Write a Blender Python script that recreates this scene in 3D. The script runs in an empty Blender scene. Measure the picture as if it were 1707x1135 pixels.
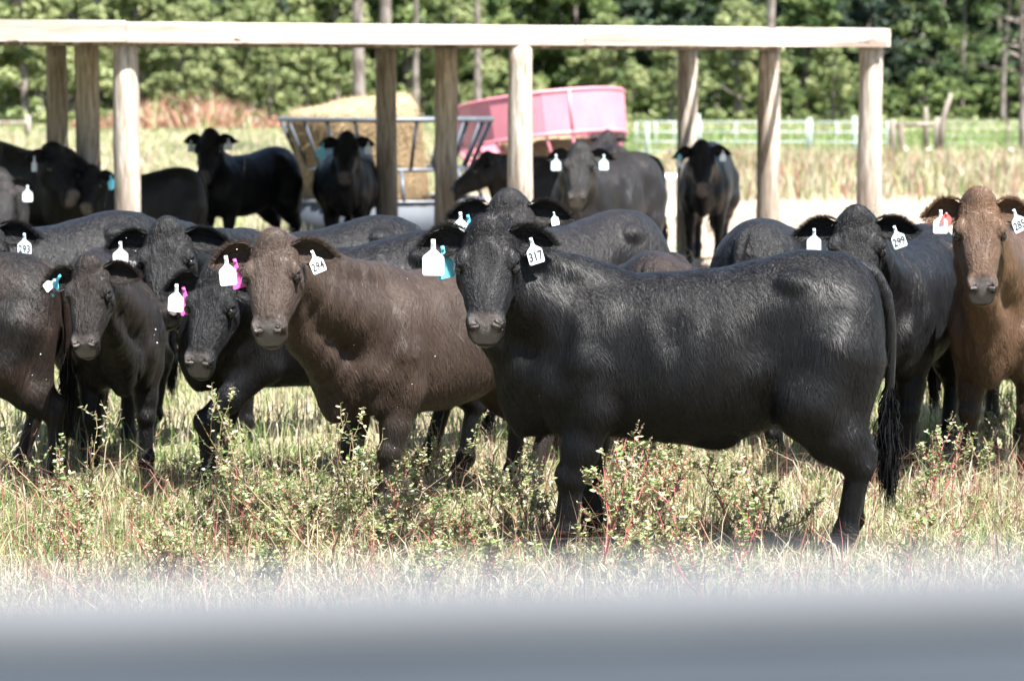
import bpy, bmesh, math, random
import numpy as np
from mathutils import Vector, Matrix, noise as mnoise
R = math.radians
ALB = .56                         # pigment scale of grass, leaves and straw
rng = np.random.default_rng(7)
random.seed(7)
sc = bpy.context.scene
COL = sc.collection

# ------------------------------------------------------------------ camera, light, exposure
FPX = 4500.0                      # focal length in pixels of the 1707 px wide photograph
HOR = 168.0                       # row of the horizon
CAMH = 1.87
TILT = math.atan((567.5 - HOR) / FPX)
cam_d = bpy.data.cameras.new('camera'); cam = bpy.data.objects.new('camera', cam_d); COL.objects.link(cam)
cam.location = (0, 0, CAMH); cam.rotation_euler = (math.pi / 2 - TILT, 0, 0)
cam_d.sensor_width = 36.0; cam_d.lens = 36.0 * FPX / 1707.0
cam_d.clip_start = 0.05; cam_d.clip_end = 2000
cam_d.dof.use_dof = True; cam_d.dof.focus_distance = 11.1; cam_d.dof.aperture_fstop = 3.9
sc.camera = cam

SUN_EL, SUN_AZ = 61.0, 42.0       # azimuth measured from "behind the camera" towards the right
sdir = Vector((math.sin(R(SUN_AZ)) * math.cos(R(SUN_EL)), -math.cos(R(SUN_AZ)) * math.cos(R(SUN_EL)), math.sin(R(SUN_EL))))
sun_d = bpy.data.lights.new('sun', 'SUN'); sun = bpy.data.objects.new('sun', sun_d); COL.objects.link(sun)
sun_d.energy = 5.0; sun_d.angle = R(0.5); sun_d.color = (1.0, 0.965, 0.91)
sun.rotation_euler = sdir.to_track_quat('Z', 'Y').to_euler(); sun.location = (20, -20, 30)
wd = bpy.data.worlds.new('World'); sc.world = wd; wd.use_nodes = True
wn = wd.node_tree.nodes; wl = wd.node_tree.links
for n in list(wn): wn.remove(n)
sky = wn.new('ShaderNodeTexSky'); sky.sky_type = 'NISHITA'; sky.sun_disc = False
sky.sun_elevation = R(SUN_EL); sky.sun_rotation = math.atan2(sdir.x, sdir.y)
bg = wn.new('ShaderNodeBackground'); bg.inputs['Strength'].default_value = 0.055
wo = wn.new('ShaderNodeOutputWorld'); wl.new(sky.outputs[0], bg.inputs[0]); wl.new(bg.outputs[0], wo.inputs[0])
sc.view_settings.view_transform = 'Standard'; sc.view_settings.look = 'None'
sc.view_settings.gamma = 1.0; sc.view_settings.use_curve_mapping = False
sc.view_settings.exposure = 2.5
sc.render.engine = 'CYCLES'
sc.cycles.max_bounces = 6; sc.cycles.transparent_max_bounces = 8

# pixel of the photograph -> place in the world
_f = np.array([0, math.cos(TILT), -math.sin(TILT)]); _u = np.array([0, math.sin(TILT), math.cos(TILT)])
def ray(px, py):
    return _f + _u * ((567.5 - py) / FPX) + np.array([(px - 853.5) / FPX, 0, 0])
def at(px, py, Y):                # the point of that pixel's line of sight at distance Y
    d = ray(px, py); return np.array([0, 0, CAMH]) + d * (Y / d[1])
def ground_at(px, py):
    d = ray(px, py); return np.array([0, 0, CAMH]) + d * (-CAMH / d[2])
def gx(px, Y, z=0.0):             # world x of a pixel column at distance Y
    return at(px, HOR + (CAMH - z) * FPX / Y, Y)[0]

# ------------------------------------------------------------------ materials
def new_mat(name):
    m = bpy.data.materials.new(name); m.use_nodes = True
    nt = m.node_tree; b = nt.nodes['Principled BSDF']
    return m, nt, b
class NT:
    def __init__(s, nt): s.nt = nt
    def n(s, t, **kw):
        o = s.nt.nodes.new(t)
        for k, v in kw.items():
            if k in o.inputs: o.inputs[k].default_value = v
            else: setattr(o, k, v)
        return o
    def l(s, a, b): s.nt.links.new(a, b)
    def coord(s, out='Object', scale=(1, 1, 1)):
        c = s.n('ShaderNodeTexCoord'); m = s.n('ShaderNodeMapping'); m.inputs['Scale'].default_value = scale
        s.l(c.outputs[out], m.inputs[0]); return m.outputs[0]
    def attr(s, name):
        return s.n('ShaderNodeAttribute', attribute_name=name)
    def noise(s, vec, scale, detail=4, rough=.6, dist=0):
        t = s.n('ShaderNodeTexNoise'); t.inputs['Scale'].default_value = scale; t.inputs['Detail'].default_value = detail
        t.inputs['Roughness'].default_value = rough; t.inputs['Distortion'].default_value = dist
        if vec is not None: s.l(vec, t.inputs['Vector'])
        return t.outputs['Fac']
    def ramp(s, fac, stops):
        r = s.n('ShaderNodeValToRGB'); e = r.color_ramp.elements
        while len(e) > 1: e.remove(e[-1])
        for i, (p, c) in enumerate(stops):
            if not hasattr(c, '__len__'): c = (c, c, c)
            k = e[0] if i == 0 else e.new(p)
            k.position = p; k.color = (*c, 1)
        s.l(fac, r.inputs[0]); return r.outputs[0]
    def mix(s, fac, a, b, mode='MIX'):
        m = s.n('ShaderNodeMix', data_type='RGBA', blend_type=mode)
        for sock, v in ((m.inputs[0], fac), (m.inputs[6], a), (m.inputs[7], b)):
            if hasattr(v, 'is_output'): s.l(v, sock)
            elif hasattr(v, '__len__'): sock.default_value = (*v[:3], 1)
            else: sock.default_value = v
        return m.outputs[2]
    def math(s, op, a, b=0.0):
        m = s.n('ShaderNodeMath', operation=op)
        for sock, v in ((m.inputs[0], a), (m.inputs[1], b)):
            if hasattr(v, 'is_output'): s.l(v, sock)
            else: sock.default_value = v
        return m.outputs[0]
    def bump(s, h, strength, dist, bsdf, normal=None):
        b = s.n('ShaderNodeBump'); b.inputs['Strength'].default_value = strength; b.inputs['Distance'].default_value = dist
        s.l(h, b.inputs['Height'])
        if normal is not None: s.l(normal, b.inputs['Normal'])
        s.l(b.outputs[0], bsdf.inputs['Normal']); return b.outputs[0]

def coat_mat(name, base, alt, dark, sheen=.35, sheen_col=(.75, .82, 1.0), rough=.42, hair=False):
    m, nt, b = new_mat(name); k = NT(nt)
    oc = k.coord('Object')
    big = k.noise(oc, 2.6, 3, .55)
    c = k.mix(k.ramp(big, [(.38, 0), (.66, 1)]), base, alt)
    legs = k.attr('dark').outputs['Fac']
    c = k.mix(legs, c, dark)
    if not hair:
        fu = k.attr('flow').outputs['Vector']
        f1 = k.noise(fu, 1.0, 5, .65, .3)
        c = k.mix(k.ramp(f1, [(.3, .55), (.7, 0)]), c, (base[0] * .35, base[1] * .35, base[2] * .35))
        f2 = k.noise(fu, .32, 4, .6, .6)
        f3 = k.noise(k.coord('Object', scale=(60, 60, 26)), 1.0, 4, .7, 1.0)
        dust = k.noise(oc, 55, 3, .6)
        dm = k.math('MULTIPLY', k.ramp(dust, [(.66, 0), (.78, 1)]), k.ramp(big, [(.5, 0), (.7, .35)]))
        c = k.mix(dm, c, (.16, .11, .07))
        mz = k.attr('muzzle').outputs['Fac']
        sp = k.noise(oc, 60, 3, .6)
        c = k.mix(mz, c, k.mix(sp, (.045, .039, .038), (.105, .086, .080)))
        k.l(k.mix(mz, (rough,) * 3, (.24,) * 3), b.inputs['Roughness'])
        h = k.math('ADD', k.math('ADD', k.math('MULTIPLY', f1, .6), k.math('MULTIPLY', f2, 1.1)), k.math('MULTIPLY', f3, .14))
        hb = k.mix(mz, h, k.math('MULTIPLY', k.noise(oc, 420, 3, .6), .35))
        k.l(k.mix(mz, (.18,) * 3, (.45,) * 3), b.inputs['Specular IOR Level'])
        k.bump(hb, 1.0, .017, b)
    else:
        rr = k.attr('tone').outputs['Fac']
        c = k.mix(k.ramp(rr, [(.55, 0), (1.0, .8)]), c, tuple(min(1, a_ * 1.35 + .0015) for a_ in alt))
        b.inputs['Roughness'].default_value = rough
    k.l(c, b.inputs['Base Color'])
    b.inputs['Specular IOR Level'].default_value = .18
    b.inputs['Sheen Weight'].default_value = sheen * .035; b.inputs['Sheen Roughness'].default_value = .34
    b.inputs['Sheen Tint'].default_value = (*sheen_col, 1)
    return m
COATS = {}
def coats(kind):
    if kind in COATS: return COATS[kind]
    if kind == 'black':   a = ((.0022, .0023, .0031), (.0042, .0038, .0040), (.0018, .0018, .0022), .30, (.8, .87, 1.0), .47)
    elif kind == 'sable': a = ((.0032, .003, .003), (.012, .0078, .006), (.002, .002, .002), .25, (.9, .9, .95), .46)
    elif kind == 'rusty': a = ((.0045, .0038, .0035), (.020, .0115, .008), (.006, .005, .005), .2, (1, .9, .82), .47)
    elif kind == 'grey':  a = ((.0055, .0052, .0058), (.012, .0098, .009), (.008, .008, .009), .3, (.95, .95, 1.0), .46)
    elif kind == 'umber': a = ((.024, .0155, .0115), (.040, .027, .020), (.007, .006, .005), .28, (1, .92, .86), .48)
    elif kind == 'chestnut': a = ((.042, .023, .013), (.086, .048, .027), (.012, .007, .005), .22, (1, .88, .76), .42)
    nm = 'coat_' + kind
    COATS[kind] = (coat_mat(nm, *a), coat_mat('hair_' + kind, *a, hair=True))
    return COATS[kind]

def simple(name, col, rough=.6, metal=0., spec=.5, var=.0, vscale=6., bump=0., bscale=30.):
    m, nt, b = new_mat(name); k = NT(nt)
    b.inputs['Base Color'].default_value = (*col, 1); b.inputs['Roughness'].default_value = rough
    b.inputs['Metallic'].default_value = metal; b.inputs['Specular IOR Level'].default_value = spec
    if var:
        f = k.noise(k.coord('Object'), vscale, 5, .65)
        k.l(k.mix(k.ramp(f, [(.3, 0), (.7, 1)]), tuple(c * (1 - var) for c in col), tuple(min(1, c * (1 + var)) for c in col)), b.inputs['Base Color'])
    if bump:
        k.bump(k.noise(k.coord('Object'), bscale, 4, .6), bump, .01, b)
    return m
def leafy(name, stops=None, trans=.35, rough=.55, attr='tint'):
    """foliage / grass: pigment from a per-leaf attribute, some light passing through"""
    m, nt, b = new_mat(name); k = NT(nt)
    c = k.attr(attr).outputs['Color']
    b.inputs['Roughness'].default_value = rough; b.inputs['Specular IOR Level'].default_value = .3
    k.l(c, b.inputs['Base Color'])
    t = k.n('ShaderNodeBsdfTranslucent'); k.l(c, t.inputs['Color'])
    mx = k.n('ShaderNodeMixShader'); mx.inputs[0].default_value = trans
    k.l(b.outputs[0], mx.inputs[1]); k.l(t.outputs[0], mx.inputs[2])
    out = [n for n in nt.nodes if n.type == 'OUTPUT_MATERIAL'][0]; k.l(mx.outputs[0], out.inputs[0])
    return m

# ------------------------------------------------------------------ linking and tagging
def tag(o, label=None, cat=None, group=None, kind=None):
    if label: o['label'] = label
    if cat: o['category'] = cat
    if group: o['group'] = group
    if kind: o['kind'] = kind
    return o
def empty(name, loc=(0, 0, 0), rz=0.0, label=None, cat=None, group=None):
    o = bpy.data.objects.new(name, None); COL.objects.link(o)
    o.location = tuple(float(v) for v in loc); o.rotation_euler = (0, 0, rz); o.empty_display_size = .1
    return tag(o, label, cat, group)
def mesh_from(name, V, F, smooth=True):
    me = bpy.data.meshes.new(name)
    V = np.asarray(V, dtype=np.float32)
    if isinstance(F, np.ndarray):
        k = F.shape[1]; me.vertices.add(len(V)); me.vertices.foreach_set('co', V.ravel())
        me.loops.add(F.size); me.loops.foreach_set('vertex_index', F.astype(np.int32).ravel())
        me.polygons.add(len(F)); me.polygons.foreach_set('loop_start', np.arange(0, F.size, k, dtype=np.int32))
        me.update(calc_edges=True)
    else:
        me.from_pydata([tuple(v) for v in V.tolist()], [], F); me.update()
    me.polygons.foreach_set('use_smooth', np.full(len(me.polygons), smooth))
    return me
def link(name, me, mat=None, parent=None, loc=None):
    o = bpy.data.objects.new(name, me); COL.objects.link(o)
    if mat is not None: me.materials.append(mat)
    if parent is not None: o.parent = parent
    if loc is not None: o.location = loc
    return o
class MB:
    """collects simple solids, built as one mesh object"""
    def __init__(s): s.V = []; s.F = []
    def add(s, V, F):
        o = len(s.V); s.V += [tuple(float(c) for c in v) for v in V]; s.F += [tuple(i + o for i in f) for f in F]
    def box(s, x0, x1, y0, y1, z0, z1, M=None, bev=0.0):
        bm = bmesh.new(); bmesh.ops.create_cube(bm, size=1)
        for v in bm.verts: v.co = Vector(((x0 + x1) / 2 + v.co.x * (x1 - x0), (y0 + y1) / 2 + v.co.y * (y1 - y0), (z0 + z1) / 2 + v.co.z * (z1 - z0)))
        if bev: bmesh.ops.bevel(bm, geom=bm.edges[:], offset=bev, segments=2, affect='EDGES', profile=.7)
        if M is not None: bm.transform(M)
        bm.verts.index_update(); s.add([v.co[:] for v in bm.verts], [[v.index for v in f.verts] for f in bm.faces]); bm.free()
    def tube(s, pts, rad, n=10, caps=True, closed=False):
        pts = [Vector(p) for p in pts]; m = len(pts)
        if not hasattr(rad, '__len__'): rad = [rad] * m
        V = []; ref = Vector((0, 0, 1)); prevx = None
        for i, p in enumerate(pts):
            if closed: t = pts[(i + 1) % m] - pts[i - 1]
            else: t = pts[min(i + 1, m - 1)] - pts[max(i - 1, 0)]
            t.normalize()
            if prevx is None:
                a = ref if abs(t.z) < .9 else Vector((1, 0, 0)); x = a.cross(t).normalized()
            else: x = (prevx - t * prevx.dot(t)).normalized()
            prevx = x; y = t.cross(x)
            for k in range(n):
                a = 2 * math.pi * k / n
                V.append(p + (x * math.cos(a) + y * math.sin(a)) * rad[i])
        F = []
        for i in range(m if closed else m - 1):
            j = (i + 1) % m
            for k in range(n): F.append((i * n + k, i * n + (k + 1) % n, j * n + (k + 1) % n, j * n + k))
        if caps and not closed: F.append(tuple(range(n - 1, -1, -1))); F.append(tuple((m - 1) * n + k for k in range(n)))
        s.add(V, F)
    def build(s, name, mat, parent=None, smooth=False):
        me = mesh_from(name, np.array(s.V), s.F, smooth)
        return link(name, me, mat, parent)
def color_attr(me, cols, domain='FACE'):
    cols = np.asarray(cols) * ALB
    a = me.attributes.new('tint', 'FLOAT_COLOR', domain)
    c = np.ones((len(cols), 4), dtype=np.float32); c[:, :3] = cols; a.data.foreach_set('color', c.ravel())
# ------------------------------------------------------------------ ground
def ground_mat():
    m, nt, b = new_mat('pasture_soil'); k = NT(nt)
    oc = k.coord('Object'); sep = k.n('ShaderNodeSeparateXYZ'); k.l(oc, sep.inputs[0])
    n1 = k.noise(oc, .35, 5, .6); n2 = k.noise(oc, 3.5, 5, .65); n3 = k.noise(oc, 40, 4, .7)
    straw = k.mix(k.ramp(n2, [(.35, 0), (.65, 1)]), (.17, .14, .085), (.27, .235, .16))
    green = k.mix(n3, (.10, .13, .05), (.17, .18, .085))
    near = k.mix(k.ramp(n1, [(.45, 0), (.62, .7)]), straw, green)
    # trodden pinkish sand round the shelter and the feeders
    dirt = k.mix(k.ramp(n2, [(.3, 0), (.7, 1)]), (.244, .186, .145), (.348, .290, .238))
    wob = k.math('MULTIPLY', k.math('SUBTRACT', k.noise(oc, .22, 3, .5), .5), 14)
    yy = k.math('ADD', sep.outputs['Y'], wob); xx = k.math('ADD', sep.outputs['X'], k.math('MULTIPLY', wob, .35))
    def band(v, a, b_, c, d):
        mr = k.n('ShaderNodeMapRange'); k.l(v, mr.inputs[0]); mr.inputs[1].default_value = a; mr.inputs[2].default_value = b_
        m2 = k.n('ShaderNodeMapRange'); k.l(v, m2.inputs[0]); m2.inputs[1].default_value = c; m2.inputs[2].default_value = d; m2.inputs[3].default_value = 1; m2.inputs[4].default_value = 0
        return k.math('MULTIPLY', mr.outputs[0], m2.outputs[0])
    msk = k.math('MULTIPLY', band(yy, 22, 27, 50, 58), band(xx, -3.5, -1.0, 10, 14))
    c = k.mix(msk, near, dirt)
    far = k.mix(n1, (.157, .191, .081), (.232, .238, .122))
    fm = k.n('ShaderNodeMapRange'); k.l(yy, fm.inputs[0]); fm.inputs[1].default_value = 88; fm.inputs[2].default_value = 100
    c = k.mix(fm.outputs[0], c, far)
    k.l(c, b.inputs['Base Color']); b.inputs['Roughness'].default_value = .95; b.inputs['Specular IOR Level'].default_value = .1
    k.bump(k.math('ADD', n2, n3), .6, .05, b); return m
_n = 60; _xs = np.concatenate([np.linspace(-400, -12, 14), np.linspace(-10, 10, 50), np.linspace(12, 400, 14)]); _ys = np.concatenate([np.linspace(-60, 6, 6), np.linspace(7, 60, 90), np.linspace(64, 700, 24)])
_V = np.array([(x, y, (.018 * mnoise.noise(Vector((x * .8, y * .8, 0))) if abs(x) < 11 and 6 < y < 61 else 0) - .01) for y in _ys for x in _xs])
_nx = len(_xs); _F = [(j * _nx + i, j * _nx + i + 1, (j + 1) * _nx + i + 1, (j + 1) * _nx + i) for j in range(len(_ys) - 1) for i in range(_nx - 1)]
tag(link('ground', mesh_from('ground', _V, _F), ground_mat()), kind='structure')

# ------------------------------------------------------------------ shelter of round posts
def wood_mat(name, a, b_, c_, stretch=(14, 14, 1.3), knots=True, rough=.8):
    m, nt, bs = new_mat(name); k = NT(nt)
    oc = k.coord('Object', scale=stretch); g = k.noise(oc, 1.6, 6, .7, 1.4); g2 = k.noise(k.coord('Object', scale=tuple(s * .35 for s in stretch)), 1.0, 3, .6, .8)
    w = k.n('ShaderNodeTexWave', wave_type='RINGS', rings_direction='Y'); w.inputs['Scale'].default_value = .55; w.inputs['Distortion'].default_value = 9; w.inputs['Detail'].default_value = 3; w.inputs['Detail Scale'].default_value = .6
    k.l(k.coord('Object', scale=tuple(s * .22 for s in stretch)), w.inputs[0])
    col = k.mix(k.ramp(g, [(.38, 0), (.62, 1)]), a, b_)
    col = k.mix(k.math('MULTIPLY', k.ramp(w.outputs['Fac'], [(.55, 0), (.9, 1)]), .55), col, c_)
    col = k.mix(k.ramp(g2, [(.50, 0), (.62, .75)]), col, c_)
    crack = k.ramp(k.noise(k.coord('Object', scale=(stretch[0] * 2.2, stretch[1] * 2.2, stretch[2] * .6)), 1.0, 3, .5), [(.28, 1), (.33, 0)])
    col = k.mix(crack, col, (.05, .035, .025))
    k.l(col, bs.inputs['Base Color']); bs.inputs['Roughness'].default_value = rough; bs.inputs['Specular IOR Level'].default_value = .25
    k.bump(k.math('SUBTRACT', k.math('ADD', g, w.outputs['Fac']), crack), .5, .006, bs)
    return m
M_post = wood_mat('weathered_post_wood', (.167, .133, .099), (.384, .353, .310), (.093, .065, .046))
M_beam = wood_mat('bleached_board_wood', (.36, .32, .28), (.62, .59, .55), (.15, .105, .08), stretch=(1.0, 16, 13))
M_sheet = simple('galvanised_roof', (.45, .47, .48), .45, metal=.6, var=.15, vscale=3)
sh_u = np.array([.956, .293]); sh_v = np.array([-.293, .956]); sh_o = np.array([.09, 26.68])
shelter = empty('shade_shelter', (sh_o[0], sh_o[1], 0), math.atan2(sh_u[1], sh_u[0]), 'open pole shelter of round posts under a long pale board beam', 'shelter')
def post_mesh(h, r, seed):
    rg = np.random.default_rng(seed); mb = MB(); n = 22; pts = []; rad = []
    lx, ly = rg.normal(0, .006, 2)
    for i in range(20):
        t = i / 19; pts.append((lx * math.sin(3 * t + seed), ly * math.sin(2.3 * t), -.3 + t * (h + .3))); rad.append(r * (1.06 - .10 * t) * (1 + .02 * math.sin(t * 9 + seed)))
    mb.tube(pts, rad, n); V = np.array(mb.V)
    for i, v in enumerate(V):
        q = mnoise.noise(Vector((v[0] * 12 + seed * 7, v[1] * 12, v[2] * 2.2))); V[i, :2] += v[:2] * q * .07
    me = mesh_from('post', V, mb.F, True); return me
def shl(x, y): p = sh_o + sh_u * x + sh_v * y; return p
ROWS = [(0.0, [(-446, 24.6), (212, 25.6), (868, 26.6), (1447, 27.8)], 2.415), (2.46, [(-520, 26.9), (148, 27.95), (743, 29.0), (1280, 30.2)], 2.459), (5.0, [(-580, 29.3), (95, 30.4), (645, 31.5), (1146, 32.6)], 2.503)]
sd_ = 1
for ry, cols, top in ROWS:
    for px, Y in cols:
        X = gx(px, Y, 1.4); d = np.array([X, Y]) - sh_o; lx, ly = d @ sh_u, d @ sh_v
        me = post_mesh(top - .029 if ry else 2.515, .124, sd_); sd_ += 1
        if not ry:   # front posts are notched behind the beam
            vv = np.zeros(len(me.vertices) * 3); me.vertices.foreach_get('co', vv); vv = vv.reshape(-1, 3); m_ = vv[:, 2] > 2.41; vv[m_, 1] = np.maximum(vv[m_, 1], -.02); me.vertices.foreach_set('co', vv.ravel())
        o = link('post', me, M_post, shelter, (lx, ly, 0)); o.rotation_euler = (0, (0.012 if px > 1400 else .002 * ((sd_ % 3) - 1)), random.uniform(0, 3))
        if not ry: o.rotation_euler[2] = 0
def board(name, x0, x1, y0, y1, z0, z1, parent, mat, bev=.004, wav=.0):
    mb = MB(); mb.box(x0, x1, y0, y1, z0, z1, bev=bev); V = np.array(mb.V)
    if wav: V[:, 1] += wav * np.sin(V[:, 0])
    return link(name, mesh_from(name, V, mb.F, False), mat, parent)
xj = (gx(207, 25.6, 2.5) - sh_o[0]) / .956
board('beam_board', -8.6, xj - .002, -.185, -.145, 2.412, 2.612, shelter, M_beam); board('beam_board', xj + .002, .60, -.180, -.140, 2.408, 2.600, shelter, M_beam)
board('beam_board', .604, 3.845, -.182, -.142, 2.410, 2.602, shelter, M_beam)
board('beam_board', -8.6, 3.905, -.134, -.095, 2.415, 2.600, shelter, M_post)
for ry, top in ((2.46, 2.56), (5.0, 2.606)):
    board('beam_board', -8.6, 3.80, ry - .06, ry + .06, top - .13, top, shelter, M_post)
for i in range(11):
    x = -8.3 + i * 1.22; mb = MB(); mb.box(-.03, .03, -.09, 6.0, 0, .045, bev=.003)
    V = np.array(mb.V); V[:, 2] += 2.518 + (V[:, 1]) * .018; V[:, 0] += x; link('rafter', mesh_from('rafter', V, mb.F, False), M_post, shelter)
mb = MB(); w = 1.04; nx = 60; ny = 2; V = []; F = []
for s_ in (0, 1):
    for j in (0, 1):
        for i in range(nx + 1): x = i / nx * w; V.append((x, -.10 + j * 6.2, .010 * math.cos(x * 2 * math.pi / .0867) + s_ * .002 + j * .10))
for s_ in (0, 1):
    for i in range(nx): a = s_ * 2 * (nx + 1) + i; F.append((a, a + 1, a + nx + 2, a + nx + 1))
rs = mesh_from('roof_sheet', np.array(V), F); rs.materials.append(M_sheet)
for i in range(12): link('roof_sheet', rs, None, shelter, (-8.72 + i * 1.045, 0, 2.578 + .003 * (i % 2)))

# ------------------------------------------------------------------ feeders, bales, trough
M_steel = simple('galvanised_steel', (.075, .085, .10), .5, metal=.3, var=.2, vscale=8)
M_dsteel = simple('dull_steel_sheet', (.034, .042, .056), .7, metal=.0, var=.3, vscale=2.5, bump=.1)
M_red = simple('faded_red_paint', (.372, .130, .167), .5, var=.14, vscale=3)
M_hay = None
def hay_mat():
    m, nt, b = new_mat('hay'); k = NT(nt); oc = k.coord('Object', scale=(1, 1, 4)); n = k.noise(oc, 14, 6, .75, .8); n2 = k.noise(k.coord('Object'), 2.2, 3, .5)
    c = k.mix(k.ramp(n, [(.35, 0), (.65, 1)]), (.10, .062, .034), (.26, .19, .105)); c = k.mix(k.ramp(n2, [(.4, 0), (.7, .5)]), c, (.186, .130, .081))
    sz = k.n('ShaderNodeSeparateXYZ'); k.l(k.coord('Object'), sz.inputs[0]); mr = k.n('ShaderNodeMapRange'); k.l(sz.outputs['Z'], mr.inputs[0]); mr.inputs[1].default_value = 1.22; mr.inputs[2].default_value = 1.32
    c = k.mix(k.math('MULTIPLY', mr.outputs[0], .6), c, (.32, .25, .155))      # hay turns paler towards the top of the bale
    k.l(c, b.inputs['Base Color']); b.inputs['Roughness'].default_value = .9; b.inputs['Specular IOR Level'].default_value = .15; k.bump(n, .8, .03, b); return m
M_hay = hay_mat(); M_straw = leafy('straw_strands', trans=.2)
def bale(loc, r, h, tilt, label, seed):
    bm = bmesh.new(); bmesh.ops.create_cone(bm, cap_ends=True, segments=48, radius1=r, radius2=r, depth=h)
    bmesh.ops.subdivide_edges(bm, edges=[e for e in bm.edges if abs(e.verts[0].co.z - e.verts[1].co.z) > .1], cuts=10)
    top = [f for f in bm.faces if len(f.verts) > 8]; r_ = bmesh.ops.inset_individual(bm, faces=top, thickness=r * .14, depth=.015)
    for _ in range(3): r_ = bmesh.ops.inset_individual(bm, faces=[f for f in bm.faces if len(f.verts) > 8], thickness=r * .2, depth=.01)
    M = Matrix.Rotation(tilt[0], 4, 'Y') @ Matrix.Rotation(tilt[1], 4, 'X')
    for v in bm.verts:
        q = mnoise.noise(v.co * 2.2 + Vector((seed, 0, 0))); q2 = mnoise.noise(v.co * 9 + Vector((0, seed, 0)))
        e = abs(v.co.z) / (h / 2); rr = 1 - .06 * max(0, e - .8) / .2
        v.co.x *= rr * (1 + .05 * q + .02 * q2); v.co.y *= rr * (1 + .05 * q + .02 * q2); v.co.z += .03 * q + .02 * q2
    bm.transform(Matrix.Translation((0, 0, h / 2 + abs(math.sin(tilt[0])) * r)) @ M)
    root = empty('hay_bale', loc, 0, label, 'hay bale')
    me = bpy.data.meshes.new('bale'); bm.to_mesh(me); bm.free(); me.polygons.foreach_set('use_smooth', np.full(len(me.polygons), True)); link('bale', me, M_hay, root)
    me.calc_loop_triangles(); tr = np.zeros(len(me.loop_triangles) * 3, dtype=np.int64); me.loop_triangles.foreach_get('vertices', tr); tr = tr.reshape(-1, 3)
    vv = np.zeros(len(me.vertices) * 3); me.vertices.foreach_get('co', vv); vv = vv.reshape(-1, 3); T = vv[tr]; cr = np.cross(T[:, 1] - T[:, 0], T[:, 2] - T[:, 0]); ar = np.linalg.norm(cr, axis=1)
    k = 3200; pk = rng.choice(len(tr), k, p=ar / ar.sum()); a, b_ = rng.random(k), rng.random(k); f = a + b_ > 1; a[f] = 1 - a[f]; b_[f] = 1 - b_[f]
    P = T[pk, 0] + (T[pk, 1] - T[pk, 0]) * a[:, None] + (T[pk, 2] - T[pk, 0]) * b_[:, None]; N = cr[pk] / ar[pk][:, None]
    D = rng.normal(0, 1, (k, 3)); D -= N * (D * N).sum(1)[:, None] * .8; D /= np.linalg.norm(D, axis=1)[:, None]; W = np.cross(D, N); L = rng.uniform(.06, .22, k)[:, None]
    P = P + N * rng.uniform(0, .02, k)[:, None]
    TV = np.stack([P - W * .006, P + W * .006, P + D * L + N * .02], 1).reshape(-1, 3)
    sm = mesh_from('loose_straw', TV, np.arange(k * 3).reshape(-1, 3), False)
    base = np.array([(.60, .47, .27)]) * rng.uniform(.45, 1.1, (k, 1)); color_attr(sm, base); so = link('loose_straw', sm, M_straw, root); so['kind'] = 'stuff'
    return root
def ring(mb, r, z, rad, n=40, cx=0, cy=0): mb.tube([(cx + r * math.cos(2 * math.pi * i / n), cy + r * math.sin(2 * math.pi * i / n), z) for i in range(n)], rad, 8, closed=True)
def sheet_ring(mb, r0, r1, z0, z1, n=48, th=.012):
    V = []; F = []
    for rr in (0, th):
        for z, r in ((z0, r0), (z1, r1)):
            for i in range(n): a = 2 * math.pi * i / n; V.append(((r - rr) * math.cos(a), (r - rr) * math.sin(a), z))
    for i in range(n):
        j = (i + 1) % n; F += [(i, j, n + j, n + i), (2 * n + j, 2 * n + i, 3 * n + i, 3 * n + j), (n + i, n + j, 3 * n + j, 3 * n + i), (j, i, 2 * n + i, 2 * n + j)]
    mb.add(V, F)
fy = 35.6; fs = FPX / fy; fx = gx(644, fy, 1.2)
fd = empty('hay_feeder', (fx, fy, 0), .1, 'grey steel cone ring feeder holding a round bale, wider at the top', 'feeder')
mb = MB(); ring(mb, 1.40, 1.625, .032); mb.build('top_ring', M_steel, fd, True)
mb = MB(); ring(mb, 1.12, .985, .026); mb.build('middle_ring', M_steel, fd, True)
mb = MB(); ring(mb, 1.29, .58, .026); mb.build('lower_ring', M_steel, fd, True)
mb = MB(); sheet_ring(mb, 1.31, 1.29, .02, .565); mb.build('skirt_sheet', M_dsteel, fd, True)
for i in range(22):
    a = 2 * math.pi * (i + .3) / 22; mb = MB(); mb.tube([(1.39 * math.cos(a), 1.39 * math.sin(a), 1.62), (1.12 * math.cos(a), 1.12 * math.sin(a), .99)], .024, 8); mb.build('feeder_bar', M_dsteel, fd, True)
for i in range(8):
    a = 2 * math.pi * (i + .15) / 8; mb = MB(); mb.tube([(1.12 * math.cos(a), 1.12 * math.sin(a), .98), (1.29 * math.cos(a), 1.29 * math.sin(a), .58)], .027, 8); mb.build('strut', M_steel, fd, True)
bale((gx(598, fy, 1), fy, .35), .86, 1.36, (-.13, .10), 'round straw-coloured hay bale standing in the grey ring feeder', 3.1)
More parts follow.
